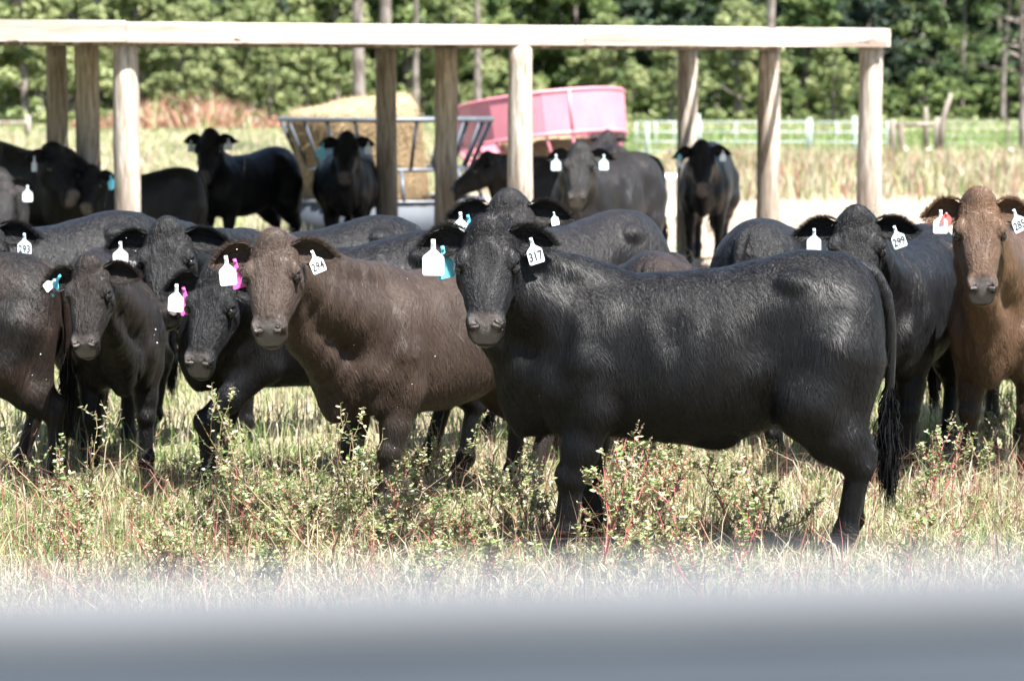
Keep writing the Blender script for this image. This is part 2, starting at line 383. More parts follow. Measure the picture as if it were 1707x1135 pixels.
# red feeder, lying over its bale
ry_ = 39.5; rx_ = gx(922, ry_, 1.4)
rf = empty('hay_feeder', (rx_, ry_, 0), .25, 'faded red ring feeder turned upside down over hay, sheet band on top', 'feeder')
tl = empty  # (tilt is baked into the meshes)
TM_ = Matrix.Translation((0, 0, .0)) @ Matrix.Rotation(R(-5.0), 4, 'Y') @ Matrix.Rotation(R(-7), 4, 'X')
def tilted(mb): mb.V = [tuple((TM_ @ Vector(v))[:]) for v in mb.V]; return mb
NB = 20
def poly(n, r, z): return [(r * math.cos(2 * math.pi * (i + .32) / n), r * math.sin(2 * math.pi * (i + .32) / n), z) for i in range(n)]
mb = MB(); P0 = poly(NB, 1.24, 1.29); P1 = poly(NB, 1.27, 1.88); P2 = poly(NB, 1.225, 1.29); P3 = poly(NB, 1.255, 1.88)
for i in range(NB): j = (i + 1) % NB; b0 = len(mb.V); mb.add([P0[i], P0[j], P1[j], P1[i], P2[i], P2[j], P3[j], P3[i]], [(0, 1, 2, 3), (5, 4, 7, 6), (3, 2, 6, 7), (1, 0, 4, 5)])
tilted(mb).build('sheet_band', M_red, rf)
for z, r in ((1.88, 1.262), (1.28, 1.235), (.06, 1.26)):
    mb = MB(); mb.tube(poly(NB, r, z), .028, 8, closed=True); tilted(mb).build('ring_pipe', M_red, rf, True)
mb = MB(); mb.tube(poly(NB, 1.0, .80), .024, 8, closed=True); tilted(mb).build('ring_pipe', M_red, rf, True)
for i in range(NB):
    a = 2 * math.pi * (i + .32) / NB; mb = MB(); mb.tube([(1.225 * math.cos(a), 1.225 * math.sin(a), 1.28), (1.0 * math.cos(a + .08), 1.0 * math.sin(a + .08), .80)], .022, 8); tilted(mb).build('feeder_bar', M_red, rf, True)
    if i % 2 == 0:
        mb = MB(); mb.tube([(1.0 * math.cos(a), 1.0 * math.sin(a), .80), (1.26 * math.cos(a), 1.26 * math.sin(a), .06)], .024, 8); tilted(mb).build('strut', M_red, rf, True)
for i in range(0, NB, 5):
    mb = MB(); mb.tube([P0[i], P1[i]], .022, 8); tilted(mb).build('seam_rib', M_red, rf, True)
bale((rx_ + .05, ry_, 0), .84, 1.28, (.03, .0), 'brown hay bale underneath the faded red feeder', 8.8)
M_tub = simple('white_plastic', (.72, .72, .70), .4, var=.1, vscale=3); M_tubin = simple('grey_plastic', (.30, .31, .33), .5, var=.1)
ty = 44; tr_ = empty('water_trough', (gx(1118, ty, .4), ty, 0), .12, 'white oblong water trough on bare ground right of the red feeder', 'trough')
mb = MB(); n = 40
def oval(k, a, b_, z): return [(a * math.copysign(abs(math.cos(t)) ** .55, math.cos(t)), b_ * math.copysign(abs(math.sin(t)) ** .55, math.sin(t)), z) for t in np.linspace(0, 2 * math.pi, k, endpoint=False)]
L_ = [oval(n, .62, .34, 0), oval(n, .70, .40, .60), oval(n, .74, .44, .62), oval(n, .74, .44, .67), oval(n, .66, .37, .67), oval(n, .62, .34, .20)]
mb.add(sum(L_, []), [(a * n + i, a * n + (i + 1) % n, (a + 1) * n + (i + 1) % n, (a + 1) * n + i) for a in range(5) for i in range(n)] + [tuple(5 * n + i for i in range(n))]); mb.build('tub', M_tub, tr_, True)
mb = MB(); mb.box(-.95, -.76, -.2, .2, .0, .5, bev=.02); mb.build('float_box', M_tubin, tr_)

# ------------------------------------------------------------------ fences and gates
M_pipe = simple('pale_painted_pipe', (.30, .35, .38), .4, var=.08); M_fpost = simple('pale_green_fence_post', (.20, .26, .22), .7, var=.15)
M_fwood = wood_mat('grey_fence_wood', (.161, .136, .112), (.248, .223, .192), (.074, .056, .043))
M_wire = simple('galvanised_wire', (.30, .32, .33), .5, metal=.6)
def gate(px0, px1, Y, label, nbar=4, posts=(0, 1), zt=1.16, verts=2):
    x0, x1 = gx(px0, Y, .8), gx(px1, Y, .8); w = x1 - x0; root = empty('pipe_gate', (x0, Y, 0), 0, label, 'gate', None)
    for i in range(nbar): mb = MB(); z = .18 + (zt - .18) * i / (nbar - 1); mb.tube([(.04, 0, z), (w - .04, 0, z)], .019, 8); mb.build('rail', M_pipe, root, True)
    for i in range(verts + 2): mb = MB(); x = .04 + (w - .08) * i / (verts + 1); mb.tube([(x, .001, .14), (x, .001, zt + .03)], .017, 8); mb.build('upright', M_pipe, root, True)
    return root
gate(1059, 1158, 90, 'short pale pipe gate panel between red feeder and rear post', 4)
gate(1166, 1347, 90, 'pale blue-white pipe gate just right of the rear right post')
gate(1351, 1481, 89, 'pale blue-white pipe gate behind the rightmost front post')
for px, Y, h, lab in ((1163, 90.3, 1.42, 'pale green fence post at the left end of the long pipe gates'), (1349, 90.2, 1.3, 'pale fence post between the two long pipe gates'), (1424, 90.6, 1.35, 'pale fence post half hidden by the rightmost front post'), (1078, 91, 1.15, 'pale fence post near the short pipe gate')):
    mb = MB(); mb.tube([(0, 0, -.2), (.01, 0, h * .5), (0, 0, h)], [.09, .085, .08], 12); o = mb.build('fence_post', M_fpost, None, True); o.location = (gx(px, Y, .7), Y, 0); tag(o, lab, 'fence post')
Yb = 87; bx0, bx1 = gx(1487, Yb, .7), gx(1562, Yb, .7)
br = empty('brace_assembly', (bx0, Yb, 0), 0, 'weathered wooden fence brace, two posts joined by a top rail', 'fence')
for x, h in ((0, 1.28), (bx1 - bx0, 1.34), (.28, 1.15)): mb = MB(); mb.tube([(x, 0, -.2), (x + .01, 0, h * .5), (x, 0, h)], [.11, .105, .10], 12); mb.build('post', M_fwood, br, True)
mb = MB(); mb.tube([(0.05, -.01, 1.08), (bx1 - bx0 - .05, -.01, 1.12)], .07, 10); mb.build('rail', M_fwood, br, True)
wf = empty('wire_fence', (bx1, Yb, 0), 0, 'thin wire fence running right from the wooden brace', 'fence')
for i, z in enumerate((.25, .5, .75, 1.0, 1.2)): mb = MB(); mb.tube([(.1, 0, z), (4, 3, z - .02), (14, 10, z)], .008, 4); mb.build('wire', M_wire, wf)
for k_ in range(1, 5): mb = MB(); mb.tube([(k_ * 2.6, k_ * 1.9, -.1), (k_ * 2.6, k_ * 1.9, 1.3)], .03, 6); mb.build('post', M_fwood, wf, True)
Yl = 128; xl = gx(46, Yl, .8); lf = empty('rail_fence', (xl, Yl, 0), 0, 'far wooden rail fence end at the left edge', 'fence')
for k_ in range(4): mb = MB(); mb.tube([(-k_ * 2.6, 0, -.1), (-k_ * 2.6, 0, 1.18)], .15, 10); mb.build('post', M_fwood, lf, True)
mb = MB(); mb.tube([(-7.8, -.17, .82), (0, -.17, .82)], .10, 10); mb.build('rail', M_fwood, lf, True)
for px, Y, zt, lean, lab in ((1566, 86, 2.1, .35, 'leaning dead stub above the wooden brace'), (1543, 95, 1.65, .0, 'short dead snag left of the leaning stub')):
    mb = MB(); mb.tube([(0, 0, 0), (lean * .3, 0, zt * .6), (lean, 0, zt)], [.13, .10, .055], 9); o = mb.build('dead_snag', M_fwood, None, True); o.location = (gx(px, Y, .8), Y, 0); tag(o, lab, 'dead stump')
M_bird = simple('white_feathers', (.82, .82, .80), .7)
for px, py, lab, hd_ in ((1684, 243, 'rightmost small white egret in the green field', 1), (1547, 240, 'small white egret beside the wooden brace post', -1), (1513, 240, 'small white egret in the field behind the wooden brace rail', 1)):
    p = at(px, py, 93); r_ = empty('egret', (p[0], 93, 0), 0, lab, 'bird', 'white egrets in the far field'); r_.scale = (.62,) * 3
    bm = bmesh.new(); bmesh.ops.create_uvsphere(bm, u_segments=12, v_segments=8, radius=1, matrix=Matrix.Translation((0, 0, .30)) @ Matrix.Rotation(hd_ * .5, 4, 'Y') @ Matrix.Diagonal((.15, .07, .08, 1)))
    me = bpy.data.meshes.new('body'); bm.to_mesh(me); bm.free(); link('body', me, M_bird, r_)
    mb = MB(); mb.tube([(-hd_ * .10, 0, .34), (-hd_ * .16, 0, .42), (-hd_ * .14, 0, .50), (-hd_ * .18, 0, .55), (-hd_ * .26, 0, .54)], [.035, .022, .02, .026, .004], 8); mb.build('neck', M_bird, r_, True)
    for s_ in (-.02, .02): mb = MB(); mb.tube([(0.0, s_, .25), (0.01, s_, 0)], .008, 5); mb.build('leg', M_fwood, r_)

# ------------------------------------------------------------------ foreground rail, a hand's breadth from the lens
def rail_mat():
    m, nt, b = new_mat('blue_grey_rail_paint'); k = NT(nt); n = k.noise(k.coord('Object', scale=(1.5, 8, 8)), 3, 4, .6)
    k.l(k.mix(k.ramp(n, [(.3, 0), (.7, 1)]), (.027, .037, .054), (.039, .050, .068)), b.inputs['Base Color']); b.inputs['Roughness'].default_value = .55; return m
fr = empty('fence_rail', (0, .80, 0), 0, 'blurred blue-grey board rail crossing the bottom right before the lens', 'fence rail')
mb = MB(); MR = Matrix.Translation((0, 0, 1.718)) @ Matrix.Rotation(R(-1.5), 4, 'Y')
mb.box(-2.2, 2.2, -.020, .020, -.16, -.004, M=MR, bev=.004); mb.build('board', rail_mat(), fr)
mb = MB(); mb.box(-2.2, 2.2, -.022, .022, -.003, .008, M=MR, bev=.004); mb.build('sunlit_top_strip', simple('sunlit_edge_tone', (.082, .088, .098), .8, var=.1), fr)  # sunlit top edge of the board, put into a paler strip of its own
for x in (-2.0, 2.0): mb = MB(); mb.box(x - .06, x + .06, .022, .14, -.1, 1.60, bev=.006); mb.build('post', rail_mat(), fr)

# ------------------------------------------------------------------ trees
M_leaf = leafy('leaves', trans=.32); M_needle = leafy('needles', trans=.2); M_bark = wood_mat('grey_bark', (.105, .087, .074), (.186, .167, .155), (.043, .034, .028), stretch=(9, 9, 2.2)); 
def leaves_mesh(name, C, Rr, n, size, base, var=.35, flat=.35, asp=.5):
    """leaf-sized faces spread through clumps: C centres, Rr radii"""
    k = len(C); idx = np.repeat(np.arange(k), n); m = len(idx)
    d = rng.normal(0, 1, (m, 3)); d /= np.linalg.norm(d, axis=1)[:, None]; rr = rng.random(m) ** .45
    P = C[idx] + d * (Rr[idx] * rr)[:, None] * np.array([1, 1, .75])
    N = d * .5 + rng.normal(0, 1, (m, 3)) * .6 + np.array([0, 0, flat]); N /= np.linalg.norm(N, axis=1)[:, None]
    A = rng.normal(0, 1, (m, 3)); A -= N * (A * N).sum(1)[:, None]; A /= np.linalg.norm(A, axis=1)[:, None]; B = np.cross(N, A)
    s = size * rng.uniform(.6, 1.35, m)[:, None]
    V = np.stack([P - A * s, P - B * s * asp + N * s * .12, P + A * s, P + B * s * asp + N * s * .12], 1).reshape(-1, 3)
    me = mesh_from(name, V, np.arange(m * 4).reshape(-1, 4), False)
    base = np.array(base); cl = rng.random(k)[idx][:, None]; lf_ = rng.uniform(1 - var, 1 + var, (m, 1))
    col = (base[0] * (1 - cl) + base[1] * cl) * lf_; color_attr(me, np.clip(col, 0, 1)); return me
def trunk_mesh(name, h, r, limbs, seed, lean=.0):
    rg = np.random.default_rng(seed); mb = MB(); pts = [(lean * h * t * t + .12 * math.sin(3 * t + seed), .1 * math.sin(2 * t + seed * 2), h * t - .2) for t in np.linspace(0, 1, 12)]
    mb.tube(pts, [r * (1.15 - .85 * t) for t in np.linspace(0, 1, 12)], 12)
    for _ in range(limbs):
        t = rg.uniform(.25, .95); i = t * 11; p = np.array([np.interp(t, np.linspace(0, 1, 12), [q[j] for q in pts]) for j in range(3)]); a = rg.uniform(0, 6.28); L = rg.uniform(.18, .34) * h * (1.2 - t)
        q1 = p + np.array([math.cos(a) * L * .5, math.sin(a) * L * .5, L * .25]); q2 = p + np.array([math.cos(a) * L, math.sin(a) * L, L * .6]); rl = r * (1.1 - .8 * t) * .45
        mb.tube([p, q1, q2], [rl, rl * .65, rl * .25], 6)
    me = mesh_from(name, np.array(mb.V), mb.F, True); me.materials.append(M_bark); return me
def broad_proto(seed, h, w, base, low=.06, n=120, clumps=95, size=.26):
    rg = np.random.default_rng(seed); C = []; Rr = []
    while len(C) < clumps:
        z = rg.uniform(low, 1); prof = math.sin(math.pi * min(1, .18 + .80 * z)) ** .6; a = rg.uniform(0, 6.28); q = rg.random() ** .4
        wob = 1 + .25 * math.sin(3 * a + seed) + .15 * math.sin(7 * z + seed)
        C.append((math.cos(a) * q * prof * w / 2 * wob, math.sin(a) * q * prof * w / 2 * wob, z * h)); Rr.append(rg.uniform(.45, 1.0) * w / 8.5)
    return leaves_mesh('crown', np.array(C), np.array(Rr), n, size, base), trunk_mesh('trunk', h * .9, .19 + h * .008, 9, seed)
G_dark = ((.030, .066, .026), (.12, .18, .065)); G_mid = ((.085, .15, .045), (.28, .36, .12)); G_lite = ((.21, .28, .10), (.44, .48, .22)); G_blue = ((.032, .066, .045), (.12, .175, .10))
PR = {'dark': [broad_proto(11, 14, 9, G_dark), broad_proto(12, 16, 8, G_blue)], 'mid': [broad_proto(13, 13, 8.5, G_mid), broad_proto(14, 15, 9.5, G_mid, n=105)], 'light': [broad_proto(15, 9, 6.5, G_lite, n=110, clumps=80, size=.2)], 'bush': [broad_proto(16, 3.6, 4.6, G_mid, low=.02, n=80, clumps=60, size=.16), broad_proto(17, 3.2, 4.2, G_lite, low=.02, n=80, clumps=55, size=.15)]}
KN = {'dark': ('broadleaf_tree', 'tree'), 'mid': ('broadleaf_tree', 'tree'), 'light': ('young_tree', 'tree'), 'bush': ('shrub', 'shrub')}
KL = {'dark': 'dark dense tree of the far woods', 'mid': 'mid green tree of the far woods', 'light': 'light green young tree', 'bush': 'leafy shrub below the woods'}
def tree(kind, i, x, y, s=1.0, rz=0.0, sz=1.0, label=None, grp=None):
    cr, tk = PR[kind][i % len(PR[kind])]; nm, cat = KN[kind]
    px = 853.5 + x / y * FPX
    wh = [w_ for lim, w_ in ((-5, 'off the left of the picture'), (235, 'behind the leftmost posts'), (470, 'above the rusty weed bank'), (760, 'above the grey hay feeder'), (1060, 'above the pink feeder'), (1300, 'behind the short gate and rear post'), (1480, 'behind the long pipe gates'), (1712, 'at the right beyond the shelter'), (99999, 'off the right of the picture')) if px < lim][0]
    lb = KL[kind] + ', ' + wh + ({'dark': (', front rank' if y < 245 else ', deeper rank')}.get(kind, ''))
    r_ = empty(nm, (x, y, 0), rz, label or lb, cat, grp or lb)
    r_.scale = (s, s, s * sz)
    for nm2, me in (('crown', cr), ('trunk', tk)):
        o = bpy.data.objects.new(nm2, me); COL.objects.link(o); o.parent = r_
        if nm2 == 'crown' and not me.materials: me.materials.append(M_leaf)
rg = np.random.default_rng(5)
for rowi, (Y, step, z_) in enumerate(((232, 6.2, 1.0), (240, 6.0, 1.12), (249, 5.6, 1.3), (258, 5.5, 1.5))):
    x = -84 + rowi * 2.3
    while x < 86:
        leftish = x < 4
        kd = ('mid' if rg.random() < (.75 if leftish else .38) else 'dark') if rowi < 2 else 'dark'
        tree(kd, rg.integers(0, 2), x + rg.uniform(-1.2, 1.2), Y + rg.uniform(-3, 3), rg.uniform(.85, 1.15), rg.uniform(0, 6.28), z_ * rg.uniform(.9, 1.1)); x += step * rg.uniform(.8, 1.2)
x = -84
while x < 84:
    tree('bush', rg.integers(0, 2), x, 222 + rg.uniform(-5, 4), rg.uniform(.8, 1.3), rg.uniform(0, 6.28)); x += rg.uniform(2.6, 4.4)
for px, Y, s in ((40, 175, 1.15), (118, 185, 1.0), (-40, 178, 1.2), (230, 198, 1.1), (330, 200, 1.0), (420, 190, .95), (505, 196, .85), (300, 168, .62), (450, 162, .58), (1020, 205, .9), (1390, 205, .75), (1120, 200, .7), (-60, 212, 1.4), (60, 214, 1.5), (160, 216, 1.4), (250, 212, 1.3), (350, 214, 1.5), (470, 212, 1.4), (560, 216, 1.2), (760, 214, 1.1), (1230, 214, 1.05)):
    tree('light', 0, gx(px, Y, 3), Y, s, rg.uniform(0, 6.28))
# pines: bare tall trunks with high crowns
def pine(px, Y, h, r, label, low=.62, lean=0.0, seed=1, fine=False):
    rg2 = np.random.default_rng(seed); C = []; Rr = []
    for _ in range(46):
        t = rg2.uniform(low, 1); a = rg2.uniform(0, 6.28); L = (1.12 - t) * h * .34 * rg2.uniform(.3, 1); C.append((math.cos(a) * L + lean * h * t * t, math.sin(a) * L, h * t + L * .1)); Rr.append(rg2.uniform(.35, .75))
    r_ = empty('pine_tree', (gx(px, Y, 3), Y, 0), 0, label, 'pine tree')
    cm = leaves_mesh('crown', np.array(C), np.array(Rr), 130, .17, ((.06, .12, .03), (.14, .22, .06)), asp=.09); cm.materials.append(M_needle); link('crown', cm, None, r_)
    mb = MB(); pts = [(lean * h * t * t + .05 * math.sin(5 * t + seed), 0, h * t - .2) for t in np.linspace(0, 1, 14)]; mb.tube(pts, [r * (1.06 - .75 * t) for t in np.linspace(0, 1, 14)], 14); link('trunk', mesh_from('trunk', np.array(mb.V), mb.F, True), M_bark, r_)
    mb = MB()
    for c_ in C:
        t = min(1, max(.05, c_[2] / h - .04)); mb.tube([(lean * h * t * t, 0, h * t), c_], [.05, .015], 5)
    for _ in range(3):
        z = rg2.uniform(.25, .5) * h; a = rg2.uniform(0, 6.28); mb.tube([(0, 0, z), (math.cos(a) * .7, math.sin(a) * .7, z + .1)], [.04, .01], 5)
    mb.build('branches', M_bark, r_, True)['kind'] = 'stuff'
pine(597, 92, 19, .225, 'straight pine trunk rising behind the hay bale, left of two', seed=2); pine(645, 97, 20, .245, 'thick pine trunk directly behind a rear shelter post', seed=3)
pine(694, 150, 18, .20, 'thin grey pine trunk right of the hay bale', seed=4); pine(1283, 118, 18, .24, 'pine trunk showing above the right part of the beam', seed=5)
pine(795, 205, 18, .32, 'dark far trunk above the red feeder', seed=7)
pine(1704, 88, 9.5, .115, 'young pine at the right edge with low tufted branches', low=.30, seed=8); pine(1672, 210, 14, .22, 'leaning pale far trunk near the right edge', lean=.06, seed=9)
# ------------------------------------------------------------------ cattle: one continuous implicit surface per animal
def smin(a, b, k):
    h = np.clip(.5 + .5 * (b - a) / k, 0, 1); return b * (1 - h) + a * h - k * h * (1 - h)
def smax(a, b, k): return -smin(-a, -b, k)
def cone(P, a, b, r1, r2):
    a = np.asarray(a, P.dtype); ba = np.asarray(b, P.dtype) - a
    x = P[:, 0] - a[0]; y = P[:, 1] - a[1]; z = P[:, 2] - a[2]
    t = np.clip((x * ba[0] + y * ba[1] + z * ba[2]) / max(ba @ ba, 1e-9), 0, 1)
    x -= t * ba[0]; y -= t * ba[1]; z -= t * ba[2]
    return np.sqrt(x * x + y * y + z * z) - (r1 + (r2 - r1) * t)
def ell(P, c, r, rot=0.0):
    q = P - np.asarray(c, float)
    if rot:
        cs, sn = math.cos(rot), math.sin(rot); x = q[:, 0] * cs + q[:, 2] * sn; z = -q[:, 0] * sn + q[:, 2] * cs
        q = np.stack([x, q[:, 1], z], 1)
    x = q[:, 0] / r[0]; y = q[:, 1] / r[1]; z = q[:, 2] / r[2]
    k0 = np.sqrt(x * x + y * y + z * z); x = x / r[0]; y = y / r[1]; z = z / r[2]
    k1 = np.sqrt(x * x + y * y + z * z) + 1e-9
    return k0 * (k0 - 1) / k1
def smooth_tab(tab):
    tab = np.array(tab, float); x = tab[:, 0]; xs = np.linspace(x[0], x[-1], 160); out = []
    for c in range(1, tab.shape[1]):
        y = tab[:, c]; h = np.diff(x); d = np.diff(y) / h; m = np.zeros(len(x))
        for i in range(1, len(x) - 1):
            if d[i - 1] * d[i] > 0: m[i] = 2 / (1 / d[i - 1] + 1 / d[i])
        m[0] = d[0]; m[-1] = d[-1]
        i = np.clip(np.searchsorted(x, xs) - 1, 0, len(x) - 2); t = (xs - x[i]) / h[i]
        out.append((2*t**3-3*t**2+1)*y[i] + (t**3-2*t**2+t)*h[i]*m[i] + (-2*t**3+3*t**2)*y[i+1] + (t**3-t**2)*h[i]*m[i+1])
    return xs, out
def loft(P, tab, p=2.3, egg=.0):
    xs, (top, bot, w) = tab
    x = np.clip(P[:, 0], xs[0], xs[-1])
    T = np.interp(x, xs, top); B = np.interp(x, xs, bot); W = np.interp(x, xs, w)
    H = (T - B) / 2; zc = (T + B) / 2
    zn = (P[:, 2] - zc) / H
    We = W * (1 - egg * np.clip(zn, -1, 1))
    rho = (np.abs(P[:, 1] / We) ** p + np.abs(zn) ** p + 1e-9) ** (1 / p)
    d = (rho - 1) * np.minimum(W, H)
    dx = np.abs(P[:, 0] - x)
    return np.where(dx > 0, np.sqrt(np.maximum(d, 0) ** 2 + dx ** 2), d)
#            x     top   bottom  half width
TORSO = smooth_tab([(-.80, 1.00, .86, .05), (-.775, 1.12, .80, .12), (-.72, 1.205, .74, .185), (-.62, 1.255, .68, .235), (-.48, 1.265, .62, .265),
         (-.32, 1.235, .60, .262), (-.12, 1.192, .53, .29), (.08, 1.175, .505, .295), (.24, 1.168, .505, .27), (.38, 1.17, .51, .23),
         (.50, 1.14, .53, .185), (.60, 1.09, .55, .140), (.68, 1.00, .50, .105), (.74, .90, .56, .07), (.77, .82, .63, .035)])
#            u     top    jaw     half width
HEAD = smooth_tab([(-.07, .0, -.07, .040), (-.04, .043, -.11, .078), (0, .060, -.145, .103), (.05, .062, -.185, .116), (.11, .060, -.20, .123),
        (.165, .052, -.195, .125), (.22, .044, -.18, .116), (.28, .036, -.158, .101), (.33, .031, -.136, .082), (.37, .025, -.122, .074),
        (.395, .015, -.118, .074), (.415, -.004, -.118, .075), (.435, -.030, -.117, .069), (.452, -.056, -.114, .057), (.464, -.080, -.105, .034)])
def head_field(Q, fine=True):
    d = loft(Q, HEAD, 2.25, -.0)
    S = np.stack([Q[:, 0], np.abs(Q[:, 1]), Q[:, 2]], 1)
    d = smin(d, ell(S, (.12, .064, -.10), (.12, .054, .08)), .03)      # cheek
    d = smin(d, ell(S, (.135, .098, .020), (.045, .026, .026)), .025)    # brow
    d = smin(d, ell(S, (-.005, .0, .045), (.05, .055, .03)), .03)        # poll
    d = smin(d, ell(S, (.402, .054, -.018), (.034, .022, .026)), .025)      # nostril wing
    d = smin(d, ell(S, (.418, .0, -.116), (.045, .046, .022)), .02)       # chin
    d = smax(d, -ell(S, (.275, .125, -.06), (.08, .018, .05)), .05)      # hollow in front of the cheek
    d = smax(d, -ell(S, (.20, .0, .070), (.07, .03, .02)), .04)
    if fine:
        d = smax(d, -ell(S, (.170, .132, -.002), (.030, .018, .021)), .010)  # eye socket
        d = smin(d, ell(S, (.155, .121, .018), (.030, .012, .011)), .010)    # upper lid
        d = smin(d, ell(S, (.186, .117, -.022), (.026, .012, .008)), .010)   # lower lid
        d = smax(d, -ell(S, (.434, .043, -.020), (.034, .0165, .017), -.95), .007)  # nostril
        d = smax(d, -ell(S, (.424, .062, -.030), (.026, .016, .008), -.85), .006)
        d = smax(d, -ell(S, (.44, .0, -.088), (.085, .095, .006), -.08), .005)       # mouth
    return d
def leg_pts(hind, sd, fx, fy, lift, bend):
    if not hind:
        E = np.array([.39, sd * .15, .64]); H = np.array([.46 + fx, sd * .145 + fy, .035 + lift])
        K = np.array([.43 + fx * .6 + bend, sd * .15 + fy * .5, .355 + lift * .45 + abs(bend) * .1]); T = np.array([.435 + fx * .96, sd * .145 + fy * .95, .13 + lift * .9])
    else:
        E = np.array([-.48 + fx * .15, sd * .165, .66]); H = np.array([-.60 + fx, sd * .14 + fy, .035 + lift])
        K = np.array([-.695 + fx * .55 + bend, sd * .145 + fy * .5, .395 + lift * .4]); T = np.array([-.65 + fx * .95, sd * .14 + fy * .95, .13 + lift * .9])
    return E, K, T, H
class Cow:
    def __init__(s, spec):
        s.sp = spec
        px, Y = spec['at']; s.scale = spec.get('scale', 1.0)
        s.pos = np.array([gx(px, Y), Y, 0.0]); h = R(spec['heading']); s.h = h
        s.Rot = np.array([[math.cos(h), -math.sin(h), 0], [math.sin(h), math.cos(h), 0], [0, 0, 1]])
        hp = spec['head']                        # px, py, Y, yaw, pitch, roll
        s.hs = spec.get('hs', 1.0)
        tgt = s.Rot.T @ (at(hp[0], hp[1], hp[2]) - s.pos) / s.scale
        yaw = R(hp[3]) - h; pit = R(hp[4]); rol = R(hp[5] if len(hp) > 5 else 0)
        fwd = np.array([math.cos(yaw), math.sin(yaw), 0]); up = np.array([0, 0, 1.0]); left = np.cross(up, fwd)
        u = fwd * math.cos(pit) - up * math.sin(pit); w = fwd * math.sin(pit) + up * math.cos(pit); v = left
        if rol:                                   # roll about the line of sight of the face
            c, n = math.cos(rol), math.sin(rol)
            def rt(a): return a * c + np.cross(fwd, a) * n + fwd * (fwd @ a) * (1 - c)
            u, v, w = rt(u), rt(v), rt(w)
        lw, ll = spec.get('face', (1.0, 1.0)); s.HM = np.stack([u * ll, v * lw, w], 1) * s.hs       # head coords -> local
        s.HI = np.linalg.inv(s.HM)
        s.ho = tgt - s.HM @ np.array([.21, 0, -.05]); s.fwd = fwd
        s.legs = [leg_pts(hd, sd, *(list(spec.get('legs', {}).get(k, (0, 0, 0, 0))) + [0, 0, 0, 0])[:4]) for hd, sd, k in
                  ((0, 1, 'fl'), (0, -1, 'fr'), (1, 1, 'hl'), (1, -1, 'hr'))]
    def hl(s, p): return s.ho + s.HM @ np.array(p, float)   # head point -> local
    def toH(s, P): return (P - s.ho) @ s.HI.T
    def field(s, P, fine=False):
        fat = s.sp.get('fat', .91)
        Pt = P.copy(); Pt[:, 1] = Pt[:, 1] / fat
        d = loft(Pt, TORSO, 2.25, .10)
        S = np.stack([P[:, 0], np.abs(P[:, 1]), P[:, 2]], 1)
        # quarters
        d = smin(d, ell(S, (-.56, .13, .86), (.22, .125, .29), -.12), .08)
        d = smin(d, ell(S, (-.42, .175, 1.135), (.075, .05, .05)), .035)
        d = smin(d, ell(S, (.40, .145, .84), (.15, .095, .26), .22), .05)
        d = smin(d, ell(S, (.52, .135, .74), (.13, .085, .13), .2), .045)      # point of the shoulder
        d = smin(d, ell(S, (.49, .12, .61), (.10, .070, .10)), .035)            # breast muscle
        d = smin(d, ell(P, (.615, 0, .64), (.11, .055, .14), -.15), .04)       # brisket
        d = smax(d, -ell(S, (.70, .085, .66), (.10, .018, .16), .3), .05)      # groove between them
        d = smax(d, -ell(S, (.24, .335, .78), (.05, .06, .22), .12), .07)       # behind the shoulder
        d = smax(d, -ell(S, (.09, .335, 1.00), (.05, .085, .13), .1), .06)       # below the blade
        d = smax(d, -ell(S, (.29, .315, .60), (.035, .085, .10), .2), .05)       # elbow crease
        d = smax(d, -ell(S, (-.30, .335, .95), (.11, .092, .16), .3), .06)       # flank hollow
        if s.sp.get('steer'):
            d = smin(d, ell(P, (-.02, 0, .665), (.44, .22, .19)), .06); d = smin(d, ell(P, (-.10, 0, .50), (.09, .030, .040), .25), .08)
        # neck
        j = s.hl((.02, 0, -.10)); pl = s.hl((-.02, 0, .0)); th = s.hl((.09, 0, -.15))
        N0 = np.array([.42, 0, .90]); C0 = np.array([.34, 0, 1.11]); T0 = np.array([.62, 0, .68])
        def bez(a, b, pull):
            m = (a + b) / 2; m = m + pull; return m
        L = np.linalg.norm(j - N0)
        m = bez(N0, j, np.array([.10, 0, .0]) * min(1, L)) ; mc = bez(C0, pl, np.array([.06, 0, -.01])); mt = bez(T0, th, np.array([.05, 0, -.02]))
        dn = cone(P, N0, m, .215, .142); dn = smin(dn, cone(P, m, j, .142, .100 * s.hs), .04)
        dc = smin(cone(P, C0, mc, .09, .075), cone(P, mc, pl, .075, .065 * s.hs), .03)
        dt = smin(cone(P, T0, mt, .115, .078), cone(P, mt, th, .078, .050 * s.hs), .03)
        dn = smin(smin(dn, dc, .05), dt, .05)
        if fine:                                   # skin folds down the neck
            a = np.arctan2(P[:, 2] - .9, P[:, 0] - .2)
            dn = dn + .0022 * np.sin(P[:, 0] * 70 + 9 * P[:, 2] + 3 * np.sin(P[:, 2] * 7 + P[:, 1] * 9)) * np.sin(P[:, 0] * 17 + P[:, 2] * 5 + 1) * (P[:, 0] > .4)
        d = smin(d, dn, .07)
        # legs, one side at a time so that they do not melt together
        bo = s.sp.get('bone', .98)
